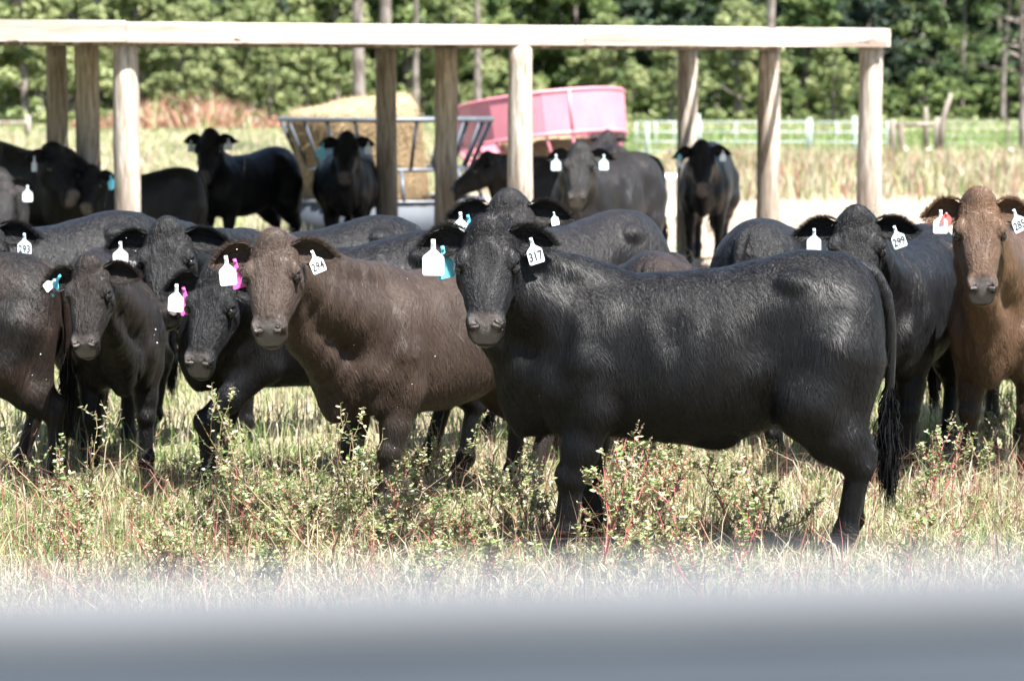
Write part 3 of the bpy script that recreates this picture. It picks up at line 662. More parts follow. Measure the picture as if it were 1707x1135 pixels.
        for i, (E, K, T, H) in enumerate(s.legs):
            if i < 2:
                l = cone(P, np.array([.41, E[1], .80]), E, .122, .100)
                l = smin(l, cone(P, E, (E * .4 + K * .6), .098, .066 * bo), .03)
                l = smin(l, cone(P, (E * .4 + K * .6), K, .068 * bo, .055 * bo), .03)
                l = smin(l, ell(P, K + np.array([.008, 0, 0]), np.array((.060, .056, .068)) * bo), .012)
            else:
                M = E * .45 + K * .55 + np.array([.015, 0, 0])
                l = smin(cone(P, np.array([-.56, E[1] * .8, .86]), E, .18, .150), cone(P, E, M, .150, .098 * bo), .05)
                l = smin(l, cone(P, M, K, .094 * bo, .058 * bo), .03)
                l = smin(l, cone(P, K + np.array([-.038, 0, .06]), K, .030, .046), .02)
                l = smin(l, cone(P, np.array([-.69, E[1] * .8, .82]), M + np.array([-.075, 0, .02]), .10, .060), .05)
                l = smin(l, cone(P, M + np.array([-.075, 0, .02]), K + np.array([-.038, 0, .05]), .056, .030), .03)
            l = smin(l, cone(P, K, T, .046 * bo, .039 * bo), .014)
            l = smin(l, ell(P, T, (.052, .050, .050)), .02)
            l = smin(l, cone(P, T, H + np.array([-.01, 0, .03]), .040, .042), .02)
            l = smin(l, cone(P, H + np.array([-.025, 0, -.002]), H + np.array([.03, 0, -.008]), .043, .036), .012)
            l = smax(l, -P[:, 2] + .001 + (H[2] - .035), .006)
            d = smin(d, l, .035)
        Q = s.toH(P)
        nr = (np.abs(Q[:, 0] - .2) < .42) & (np.abs(Q[:, 1]) < .26) & (np.abs(Q[:, 2] + .07) < .28)
        if fine: d = d - s.relief(P) * smoothstep(.30, .55, P[:, 2])
        if nr.any(): d[nr] = smin(d[nr], head_field(Q[nr], fine) * s.hs, .03)
        return d
    def relief(s, P):
        """loose skin, ribs and muscle edges, a few millimetres deep"""
        x, y, z = P[:, 0], P[:, 1], P[:, 2]
        w1 = np.sin(x * 31 + 4 * np.sin(z * 6 + y * 4)) * np.sin(z * 9 + 3 * np.sin(x * 7)) + .6 * np.sin(x * 58 + z * 11 + 3 * np.sin(z * 13 + x * 5))
        w2 = np.sin(x * 13 + 5 * y + 2 * np.sin(z * 8)) * np.sin(z * 15 + y * 12 + 3 * np.sin(x * 9))
        neck = smoothstep(.25, .45, x) * smoothstep(.55, .75, z); rib = np.exp(-((x + .05) / .25) ** 2) * smoothstep(.55, .7, z) * (1 - smoothstep(.95, 1.08, z))
        return .0030 * neck * w1 + .0022 * w2 + .0022 * rib * np.sin((x + .15 * z) * 62)
    def project(s, V, it=2, fine=True):
        e = 1e-3
        for _ in range(it):
            f = s.field(V, fine); g = np.zeros_like(V)
            for k in range(3):
                o = np.zeros(3); o[k] = e; g[:, k] = (s.field(V + o, fine) - f) / e
            n2 = np.maximum((g * g).sum(1), .15); stp = f / n2
            stp = np.clip(stp, -.03, .03); V = V - g * stp[:, None]
        return V
def surface_net(fn, lo, hi, h):
    ax = [np.arange(lo[i], hi[i] + h, h) for i in range(3)]
    n = [len(a) for a in ax]
    G = np.stack(np.meshgrid(*ax, indexing='ij'), -1).reshape(-1, 3)
    v = np.concatenate([fn(G[i:i + 120000]) for i in range(0, len(G), 120000)]).reshape(n)
    neg = v < 0
    acc = np.zeros((n[0] - 1, n[1] - 1, n[2] - 1, 3)); cnt = np.zeros((n[0] - 1, n[1] - 1, n[2] - 1))
    def sl(a, o): return a[o[0]:a.shape[0] - 1 + o[0], o[1]:a.shape[1] - 1 + o[1], o[2]:a.shape[2] - 1 + o[2]]
    for axis in range(3):
        oth = [i for i in range(3) if i != axis]
        for a in (0, 1):
            for b in (0, 1):
                o0 = [0, 0, 0]; o0[oth[0]] = a; o0[oth[1]] = b; o1 = list(o0); o1[axis] = 1
                va = sl(v, o0); vb = sl(v, o1); m = sl(neg, o0) != sl(neg, o1)
                t = np.where(m, va / np.where(m, va - vb, 1), 0)
                p = np.zeros(acc.shape); p[..., axis] = t; p[..., oth[0]] = a; p[..., oth[1]] = b
                acc += p * m[..., None]; cnt += m
    act = cnt > 0; idx = -np.ones(act.shape, dtype=np.int64); idx[act] = np.arange(act.sum())
    ijk = np.argwhere(act); V = (ijk + acc[act] / cnt[act][:, None]) * h + np.array([a[0] for a in ax])
    F = []
    for axis in range(3):
        b, c = (axis + 1) % 3, (axis + 2) % 3
        s0 = [slice(1, n[i] - 1) for i in range(3)]; s0[axis] = slice(0, n[axis] - 1); s1 = list(s0); s1[axis] = slice(1, n[axis])
        A = neg[tuple(s0)]; B = neg[tuple(s1)]
        q = np.argwhere(A != B); org = np.array([s.start for s in s0]); q = q + org
        sg = neg[tuple(q.T)]
        def cell(db, dc):
            r = q.copy(); r[:, b] -= db; r[:, c] -= dc; return idx[tuple(r.T)]
        f = np.stack([cell(1, 1), cell(0, 1), cell(0, 0), cell(1, 0)], 1)
        f[~sg] = f[~sg][:, ::-1]; F.append(f)
    return V, np.concatenate(F)
def subdiv_quads(V, F):
    n = len(V); E = np.stack([F, np.roll(F, -1, 1)], 2).reshape(-1, 2); Es = np.sort(E, 1)
    key = Es[:, 0] * (n + 1) + Es[:, 1]; uk, inv = np.unique(key, return_inverse=True)
    mids = (V[uk // (n + 1)] + V[uk % (n + 1)]) / 2; inv = inv.reshape(-1, 4) + n
    cen = V[F].mean(1); ci = np.arange(len(F)) + n + len(mids)
    V2 = np.concatenate([V, mids, cen]); Fn = []
    for k in range(4): Fn.append(np.stack([F[:, k], inv[:, k], ci, inv[:, k - 1]], 1))
    return V2, np.concatenate(Fn)
def refine(V, F, mask_faces):
    """split the chosen quads in four, close the seam with n-gons"""
    n = len(V); keep = F[~mask_faces]; sub = F[mask_faces]
    E = np.stack([sub, np.roll(sub, -1, 1)], 2).reshape(-1, 2); Es = np.sort(E, 1)
    key = Es[:, 0] * (n + 1) + Es[:, 1]; uk, inv = np.unique(key, return_inverse=True)
    mids = (V[uk // (n + 1)] + V[uk % (n + 1)]) / 2; inv = inv.reshape(-1, 4) + n
    cen = V[sub].mean(1); ci = np.arange(len(sub)) + n + len(mids)
    V2 = np.concatenate([V, mids, cen])
    Fn = [np.stack([sub[:, k], inv[:, k], ci, inv[:, k - 1]], 1) for k in range(4)]
    ke = np.stack([keep, np.roll(keep, -1, 1)], 2); ks = np.sort(ke, 2); kk = ks[..., 0] * (n + 1) + ks[..., 1]
    pos = np.searchsorted(uk, kk); pos = np.clip(pos, 0, len(uk) - 1); hit = uk[pos] == kk
    plain = ~hit.any(1); quads = np.concatenate(Fn + [keep[plain]])
    ng = []
    for r in np.nonzero(~plain)[0]:
        f = []
        for k in range(4):
            f.append(int(keep[r, k]))
            if hit[r, k]: f.append(int(pos[r, k] + n))
        ng.append(f)
    return V2, quads, ng

def smoothstep(a, b, x):
    t = np.clip((x - a) / (b - a), 0, 1); return t * t * (3 - 2 * t)
def ear_mesh(c, sd, spec):
    """cupped leaf-shaped ear, rooted inside the head"""
    up = spec[0]; fr = spec[1]; L = .215 * c.sp.get('ear', 1.0)
    base = np.array([.026, sd * .076, -.004])
    e = np.array([.02 - up, sd * .95, -.20]); e /= np.linalg.norm(e)
    n = np.array([.55 + .0, sd * fr, .83]); n -= e * (n @ e); n /= np.linalg.norm(n); wd_ = np.cross(e, n)
    ns, ntt = 15, 11; V = []
    ss = np.linspace(0, 1, ns); tt = np.linspace(-1, 1, ntt)
    for layer in (0, 1):
        for s_ in ss:
            wdt = .056 * (math.sin(math.pi * min(1, (s_ * .80 + .20))) ** .85) if s_ < 1 else .004
            if s_ < .25: wdt = .026 + (wdt - .026) * smoothstep(0, .25, s_)
            for t in tt:
                cup = .042 * (t * t - .35) * (1 - .45 * s_)
                th = -(.005 + .024 * (1 - s_) ** 1.5) * math.sqrt(max(0, 1 - t * t)) if layer else 0
                p = base + e * (L * s_ * (1 - .10 * t * t * s_)) + wd_ * (wdt * t) + n * (cup + th) + np.array([.035 * s_ * s_, 0, 0])
                V.append(p)
    F = []; o = ns * ntt
    for i in range(ns - 1):
        for j in range(ntt - 1):
            a = i * ntt + j; F.append((a, a + 1, a + ntt + 1, a + ntt) if sd > 0 else (a, a + ntt, a + ntt + 1, a + 1))
            a += o; F.append((a, a + ntt, a + ntt + 1, a + 1) if sd > 0 else (a, a + 1, a + ntt + 1, a + ntt))
        for j in (0, ntt - 1):
            a = i * ntt + j
            F.append((a, a + ntt, a + ntt + o, a + o) if (j == 0) == (sd > 0) else (a, a + o, a + ntt + o, a + ntt))
    a = (ns - 1) * ntt
    for j in range(ntt - 1): F.append((a + j, a + j + 1, a + j + 1 + o, a + j + o) if sd > 0 else (a + j, a + j + o, a + j + 1 + o, a + j + 1))
    V = np.array(V) @ c.HM.T + c.ho
    return V, F, (base, e, n, wd_, L)
def tail_path(c):
    sw = c.sp.get('tail', (0, 0))
    return np.array([(-.68, 0, 1.205), (-.755, sw[0] * .1, 1.165), (-.805, sw[0] * .3, 1.08), (-.828 - sw[1] * .2, sw[0] * .5, .95), (-.830 - sw[1] * .5, sw[0] * .7, .80),
                     (-.825 - sw[1] * .8, sw[0] * .9, .66), (-.83 - sw[1], sw[0], .50)])
TAGSHAPE = [(-.008, .012), (.008, .012), (.010, -.028), (.038, -.052), (.042, -.060), (.042, -.118), (.036, -.126), (-.036, -.126), (-.042, -.118), (-.042, -.060), (-.038, -.052), (-.010, -.028)]
ROUND = [(.030 * math.sin(a), -.034 + .034 * math.cos(a)) for a in np.linspace(0, 2 * math.pi, 14, endpoint=False)]
TM = {}
def tag_mats():
    if TM: return
    TM['white'] = simple('tag_white_plastic', (.80, .81, .80), .38, var=.05, vscale=30)
    TM['grey'] = simple('tag_worn_plastic', (.48, .55, .60), .45, var=.25, vscale=45)
    TM['cyan'] = simple('tag_cyan_plastic', (.10, .40, .52), .45)
    TM['pink'] = simple('tag_pink_plastic', (.48, .07, .27), .45)
    TM['red'] = simple('tag_red_plastic', (.70, .09, .08), .38)
    TM['black'] = simple('tag_black_plastic', (.02, .02, .02), .4)
    TM['ink'] = simple('tag_ink', (.012, .012, .014), .6)
    TM['eye'] = simple('eye_dark_glossy', (.006, .005, .005), .06)
    TM['pale'] = simple('tag_embossing', (.25, .25, .26), .5)
tag_mats()
def make_tag(c, root, ear, t, name='ear_tag'):
    sd, col, text, yaw, roll, size, sf, drop = t
    base, e, n, wd_, L = ear
    p = base + e * L * sf + n * .012 + wd_ * 0 + np.array([.035 * sf * sf, 0, 0])
    p = c.hl(p)
    fw = c.fwd; a = math.atan2(fw[1], fw[0]) + R(yaw)
    nx = Vector((math.cos(a), math.sin(a), 0)); zz = Vector((0, 0, 1)); rx = zz.cross(nx)   # faces nx; its right as seen = rx
    rm = Matrix.Rotation(R(roll), 3, nx)
    rx = rm @ rx; zz = rm @ zz
    shp = ROUND if t[1] in ('cyan', 'pink', 'red') and text is None and size < .95 else TAGSHAPE
    pos = Vector(p) + nx * ((.016 if col in ('cyan', 'pink') else .030) / c.scale) + Vector((0, 0, -drop))
    V = []; m = len(shp)
    for off in (.0014, -.0014):
        for (x, y) in shp:
            bend = -.05 * (abs(y) * 4) ** 2 * .02
            V.append(pos + (rx * x + zz * y) * size + nx * (off + bend))
    F = [tuple(range(m - 1, -1, -1)), tuple(range(m, 2 * m))]
    for i in range(m): j = (i + 1) % m; F.append((i, j, j + m, i + m))
    me = mesh_from(name, np.array([v[:] for v in V]), F, False); bm = bmesh.new(); bm.from_mesh(me)
    bmesh.ops.recalc_face_normals(bm, faces=bm.faces)
    # stud through the ear
    r = bmesh.ops.create_uvsphere(bm, u_segments=8, v_segments=5, radius=.009 * size)
    for v in r['verts']: v.co = v.co + pos + nx * .002
    bm.to_mesh(me); bm.free()
    o = link(name, me, TM[col], root)
    if col != 'white' : o['label'] = {'grey': 'worn pale ear tag', 'cyan': 'small cyan ear tag', 'pink': 'small pink ear tag', 'red': 'small red ear tag', 'black': 'black ear tag with raised number'}[col]
    if text:
        cu = bpy.data.curves.new('num', 'FONT'); cu.body = text; cu.size = .066 * size; cu.align_x = 'CENTER'; cu.align_y = 'CENTER'; cu.extrude = .0004; cu.offset = .0009; cu.resolution_u = 2
        to = bpy.data.objects.new('num', cu); COL.objects.link(to)
        tm = bpy.data.meshes.new_from_object(to.evaluated_get(bpy.context.evaluated_depsgraph_get())); bpy.data.objects.remove(to)
        ctr = pos + zz * (-.088 * size) + nx * .0024
        M = Matrix(((rx.x * .76, zz.x, nx.x, ctr.x), (rx.y * .76, zz.y, nx.y, ctr.y), (rx.z * .76, zz.z, nx.z, ctr.z), (0, 0, 0, 1)))
        tm.transform(M); tm.materials.clear()
        link('number', tm, TM['pale'] if col == 'black' else TM['ink'], o)
    return o

def cow_surface(sp):
    c = Cow(sp); near = sp.get('near', False)
    hm = c.ho + c.HM @ np.array([.2, 0, -.05])
    lo = np.array([-.92, -.45, -.02]); hi = np.array([.88, .45, 1.36])
    lo = np.minimum(lo, hm - .36); hi = np.maximum(hi, hm + .36); lo[2] = -.03
    for (E, K, T, H) in c.legs: lo[:2] = np.minimum(lo[:2], H[:2] - .1); hi[:2] = np.maximum(hi[:2], H[:2] + .1)
    h = .025 if near else .032
    V, F = surface_net(lambda P: c.field(P, False), lo, hi, h)
    V = c.project(V, 2, False)
    ng = []
    if near:
        V, F = subdiv_quads(V, F); V = c.project(V, 1, False)
    # finer head, finest muzzle and eyes
    Q = c.toH(V[F].mean(1))
    box = (Q[:, 0] > -.12) & (Q[:, 0] < .55) & (np.abs(Q[:, 1]) < .2) & (Q[:, 2] > -.27) & (Q[:, 2] < .12)
    V, F, g1 = refine(V, F, box); ng += g1
    if near:
        Q = c.toH(V[F].mean(1))
        box = ((Q[:, 0] > .365) & (Q[:, 0] < .55) & (np.abs(Q[:, 1]) < .12) & (Q[:, 2] > -.15) & (Q[:, 2] < .05)) | ((np.abs(Q[:, 0] - .165) < .06) & (np.abs(np.abs(Q[:, 1]) - .11) < .04) & (np.abs(Q[:, 2]) < .05))
        hidden = set()
        V, F, g2 = refine(V, F, box)
        # n-gons of the first pass keep their corners; new seam points only on quads
        ng += g2
    V = c.project(V, 2, True)
    return c, V, F, ng

def build_cow(sp, surf=None):
    near = sp.get('near', False)
    c, V, F, ng = surf or cow_surface(sp)
    faces = [tuple(f) for f in F.tolist()] + [tuple(f) for f in ng]
    ears = []
    nb = len(V)
    for sd, k in ((1, 'el'), (-1, 'er')):
        ev, ef, info = ear_mesh(c, sd, sp.get(k, (.10, .0))); o = len(V)
        V = np.concatenate([V, ev]); faces += [tuple(i + o for i in f) for f in ef]; ears.append(info)
    ne = len(V)
    tp = tail_path(c); mb = MB(); rr = [.030, .038, .032, .026, .022, .020, .024]
    tpi = np.array([[np.interp(t, np.linspace(0, 1, len(tp)), tp[:, k]) for k in range(3)] for t in np.linspace(0, 1, 22)])
    mb.tube(tpi, [np.interp(t, np.linspace(0, 1, 7), rr) for t in np.linspace(0, 1, 22)], 10)
    o = len(V); V = np.concatenate([V, np.array(mb.V)]); faces += [tuple(i + o for i in f) for f in mb.F]
    V = V * c.scale if False else V
    root = empty(sp['name'], c.pos, c.h, sp['label'], sp.get('cat', 'cow'), sp.get('group', 'cattle in the pasture'))
    root.scale = (c.scale,) * 3
    me = mesh_from('body', V, faces, True)
    Q = c.toH(V); inhead = (Q[:, 0] > -.1) & (Q[:, 0] < .55) & (np.abs(Q[:, 1]) < .18) & (Q[:, 2] > -.28); inhead[inhead] = head_field(Q[inhead]) < .012; inhead[nb:] = False
    isear = np.zeros(len(V), bool); isear[nb:ne] = True
    mz = smoothstep(.365, .412, Q[:, 0] - 2.2 * Q[:, 1] ** 2) * (1 - smoothstep(.046, .074, np.abs(Q[:, 1]) + .35 * np.maximum(0, -.05 - Q[:, 2]))) * smoothstep(-.094, -.078, Q[:, 2]) * inhead
    mz = np.maximum(mz, .45 * smoothstep(.39, .41, Q[:, 0]) * (1 - smoothstep(-.104, -.094, Q[:, 2])) * inhead)
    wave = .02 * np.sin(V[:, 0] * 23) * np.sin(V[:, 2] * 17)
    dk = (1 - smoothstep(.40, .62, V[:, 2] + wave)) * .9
    # darker rings round the eyes and dark ear edges
    dk = np.maximum(dk, .5 * np.exp(-((Q[:, 0] - .17) ** 2 + (np.abs(Q[:, 1]) - .11) ** 2 + Q[:, 2] ** 2) / .0009) * inhead)
    flow = np.stack([V[:, 0] * 55 + V[:, 2] * 14, V[:, 1] * 55, V[:, 2] * 6.5], 1)
    low = V[:, 2] < .5
    hq = np.stack([Q[:, 0] * 34, Q[:, 1] * 100, Q[:, 2] * 100], 1); flow[inhead] = hq[inhead]
    flow[isear] = np.stack([Q[:, 0] * 80, Q[:, 1] * 30, Q[:, 2] * 80], 1)[isear]
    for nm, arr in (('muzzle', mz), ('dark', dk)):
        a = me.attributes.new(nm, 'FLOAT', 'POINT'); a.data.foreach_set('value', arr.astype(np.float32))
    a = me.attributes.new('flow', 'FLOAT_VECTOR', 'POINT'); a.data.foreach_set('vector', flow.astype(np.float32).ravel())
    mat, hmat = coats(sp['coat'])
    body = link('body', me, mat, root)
    # eyes
    for sd in (1, -1):
        bm = bmesh.new(); bmesh.ops.create_uvsphere(bm, u_segments=14, v_segments=9, radius=.0225 * c.hs)
        p = c.hl((.169, sd * .1105, .000)); bm.transform(Matrix.Translation(Vector(p))); em = bpy.data.meshes.new('eye'); bm.to_mesh(em); bm.free()
        em.polygons.foreach_set('use_smooth', np.full(len(em.polygons), True)); link('eye', em, TM['eye'], root)
    for t in sp.get('tags', []):
        make_tag(c, root, ears[0 if t[0] > 0 else 1], t)
    # hair: short strands lying on the skin, long ones at ears, poll, tail
    nh = sp.get('hair', 0)
    HV = []; HT = []
    def strands(P, D, N, Ln, W, tone):
        wv = np.cross(D, N); wv /= np.linalg.norm(wv, axis=1)[:, None] + 1e-9
        mid = P + D * (Ln * .5)[:, None] + N * (Ln * .06)[:, None]
        tri = np.stack([P - wv * W[:, None] / 2, P + wv * W[:, None] / 2, P + D * Ln[:, None]], 1)
        HV.append(tri.reshape(-1, 3)); HT.append(tone)
    if nh:
        me.calc_loop_triangles(); lt = np.zeros(len(me.loop_triangles) * 3, dtype=np.int64); me.loop_triangles.foreach_get('vertices', lt); lt = lt.reshape(-1, 3)
        isb = (lt < nb).all(1); lb = lt[isb]
        A = V[lb]; cr = np.cross(A[:, 1] - A[:, 0], A[:, 2] - A[:, 0]); ar = np.linalg.norm(cr, axis=1); cen = A.mean(1)
        wgt = ar.copy(); Qc = c.toH(cen); ih = (Qc[:, 0] > -.1) & (Qc[:, 0] < .42) & (np.abs(Qc[:, 1]) < .18) & (Qc[:, 2] > -.28); ih[ih] = head_field(Qc[ih], False) < .012
        mm_ = (Qc[:, 0] > .38) & (Qc[:, 0] < .52) & (np.abs(Qc[:, 1]) < .12) & (np.abs(Qc[:, 2] + .05) < .15); wgt[mm_] = 0
        wgt[cen[:, 2] < .3] *= .4; wgt[ih] *= 2.6
        wn_ = np.array([0, 0, 0.]);
        pick = rng.choice(len(lb), nh, p=wgt / wgt.sum()); u1, u2 = rng.random(nh), rng.random(nh); fl = u1 + u2 > 1; u1[fl] = 1 - u1[fl]; u2[fl] = 1 - u2[fl]
        T3 = A[pick]; P = T3[:, 0] + (T3[:, 1] - T3[:, 0]) * u1[:, None] + (T3[:, 2] - T3[:, 0]) * u2[:, None]
        N = cr[pick] / (ar[pick][:, None] + 1e-12)
        g = np.tile(np.array([-.45, 0, -1.0]), (nh, 1)); hd = ih[pick]
        g[hd] = (np.array([-1.0, 0, 0]) @ c.HM.T)
        Qp = c.toH(P); poll = hd & (Qp[:, 0] < .09); mid = hd & (Qp[:, 0] >= .09)
        g[poll] += rng.normal(0, .9, (poll.sum(), 3)); g += rng.normal(0, .14, g.shape)
        # slow waviness in direction so that the strands clump
        ph = np.sin(P[:, 0] * 31 + 5 * np.sin(P[:, 2] * 7)) + np.sin(P[:, 2] * 23 + P[:, 0] * 11)
        g[:, 0] += .22 * ph * ~hd
        D = g - N * (g * N).sum(1)[:, None]; D /= np.linalg.norm(D, axis=1)[:, None] + 1e-9
        D = D + N * (rng.random(nh) * np.where(hd, .12, .26) + .02 + .12 * poll)[:, None]; D /= np.linalg.norm(D, axis=1)[:, None]
        Ln = rng.uniform(.018, .050, nh); Ln[hd] *= .32; Ln[poll] *= 1.9; Ln[P[:, 2] < .42] *= .6
        strands(P, D, N, Ln, rng.uniform(.0010, .0026, nh), rng.random(nh))
        # ears
        for sd, (base, e, n, wd_, L) in ((1, ears[0]), (-1, ears[1])):
            k = int(2600 * sp.get('earhair', 1)); s_ = rng.random(k) ** .8; t = rng.uniform(-1, 1, k); edge = rng.random(k) < .55; t[edge] = np.sign(t[edge]) * (.93 + .07 * rng.random(edge.sum()))
            wdt = .056 * np.sin(np.pi * np.minimum(1, s_ * .80 + .20)) ** .85
            p = base + e * (L * s_ * (1 - .10 * t * t * s_))[:, None] + wd_ * (wdt * t)[:, None] + n * (.042 * (t * t - .35) * (1 - .45 * s_))[:, None]
            p[:, 0] += .035 * s_ * s_
            D = e * rng.uniform(.3, 1.1, k)[:, None] + wd_ * (t * rng.uniform(.3, 1.1, k))[:, None] + n * rng.uniform(-.1, .5, k)[:, None] + rng.normal(0, .2, (k, 3))
            D /= np.linalg.norm(D, axis=1)[:, None]; NN = np.tile(n, (k, 1)) + rng.normal(0, .3, (k, 3))
            strands(p @ c.HM.T + c.ho, D @ (c.HM / c.hs).T, NN @ (c.HM / c.hs).T, rng.uniform(.012, .036, k), rng.uniform(.0010, .0020, k), rng.random(k))
        # crown tuft
        k = 900; uu = rng.uniform(-.06, .07, k); vv = rng.normal(0, .035, k)
        p = np.stack([uu, vv, .055 + .0 * uu], 1) ; D = rng.normal(0, .5, (k, 3)) + np.array([.5, 0, .25]); D /= np.linalg.norm(D, axis=1)[:, None]
        strands(p @ c.HM.T + c.ho, D @ (c.HM / c.hs).T, rng.normal(0, 1, (k, 3)), rng.uniform(.012, .030, k), rng.uniform(.0010, .0018, k), rng.random(k))
        H_ = np.concatenate(HV); hme = mesh_from('coat_hair', H_, np.arange(len(H_)).reshape(-1, 3), True)
        tn = np.concatenate(HT); a = hme.attributes.new('tone', 'FLOAT', 'FACE'); a.data.foreach_set('value', tn.astype(np.float32))
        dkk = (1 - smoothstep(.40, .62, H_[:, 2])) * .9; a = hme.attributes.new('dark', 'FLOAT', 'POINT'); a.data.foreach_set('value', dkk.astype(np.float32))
        ho_ = link('coat_hair', hme, hmat, root); ho_['kind'] = 'stuff'
    # tail switch
    HV.clear(); HT.clear(); k = 1500 if near else 200
    end = tp[-1]; s_ = rng.random(k); start = np.stack([np.interp(.72 + .28 * s_, np.linspace(0, 1, 7), tp[:, q]) for q in range(3)], 1)
    D = rng.normal(0, .10, (k, 3)) + np.array([0.03, 0, -1]); D /= np.linalg.norm(D, axis=1)[:, None]
    Ln = rng.uniform(.14, .34, k); wq = rng.normal(0, 1, (k, 3)); wq -= D * (wq * D).sum(1)[:, None]; wq /= np.linalg.norm(wq, axis=1)[:, None]
    W = .004 if near else .010; mids = start + D * (Ln * .5)[:, None] + rng.normal(0, .016, (k, 3)); tips = start + D * Ln[:, None]; tips[:, :2] = tips[:, :2] * .5 + end[:2] * .5 + rng.normal(0, .008, (k, 2))
    VV = np.stack([start - wq * W / 2, start + wq * W / 2, mids + wq * W * .6, mids - wq * W * .6, tips + wq * .0005, tips - wq * .0005], 1).reshape(-1, 3)
    b0 = np.arange(k)[:, None] * 6; FF = np.concatenate([b0 + np.array([[0, 1, 2, 3]]), b0 + np.array([[3, 2, 4, 5]])])
    sm = mesh_from('tail_switch', VV, FF, True); a = sm.attributes.new('dark', 'FLOAT', 'POINT'); a.data.foreach_set('value', np.full(len(VV), .7, np.float32))
    link('tail_switch', sm, hmat, root)
    return root
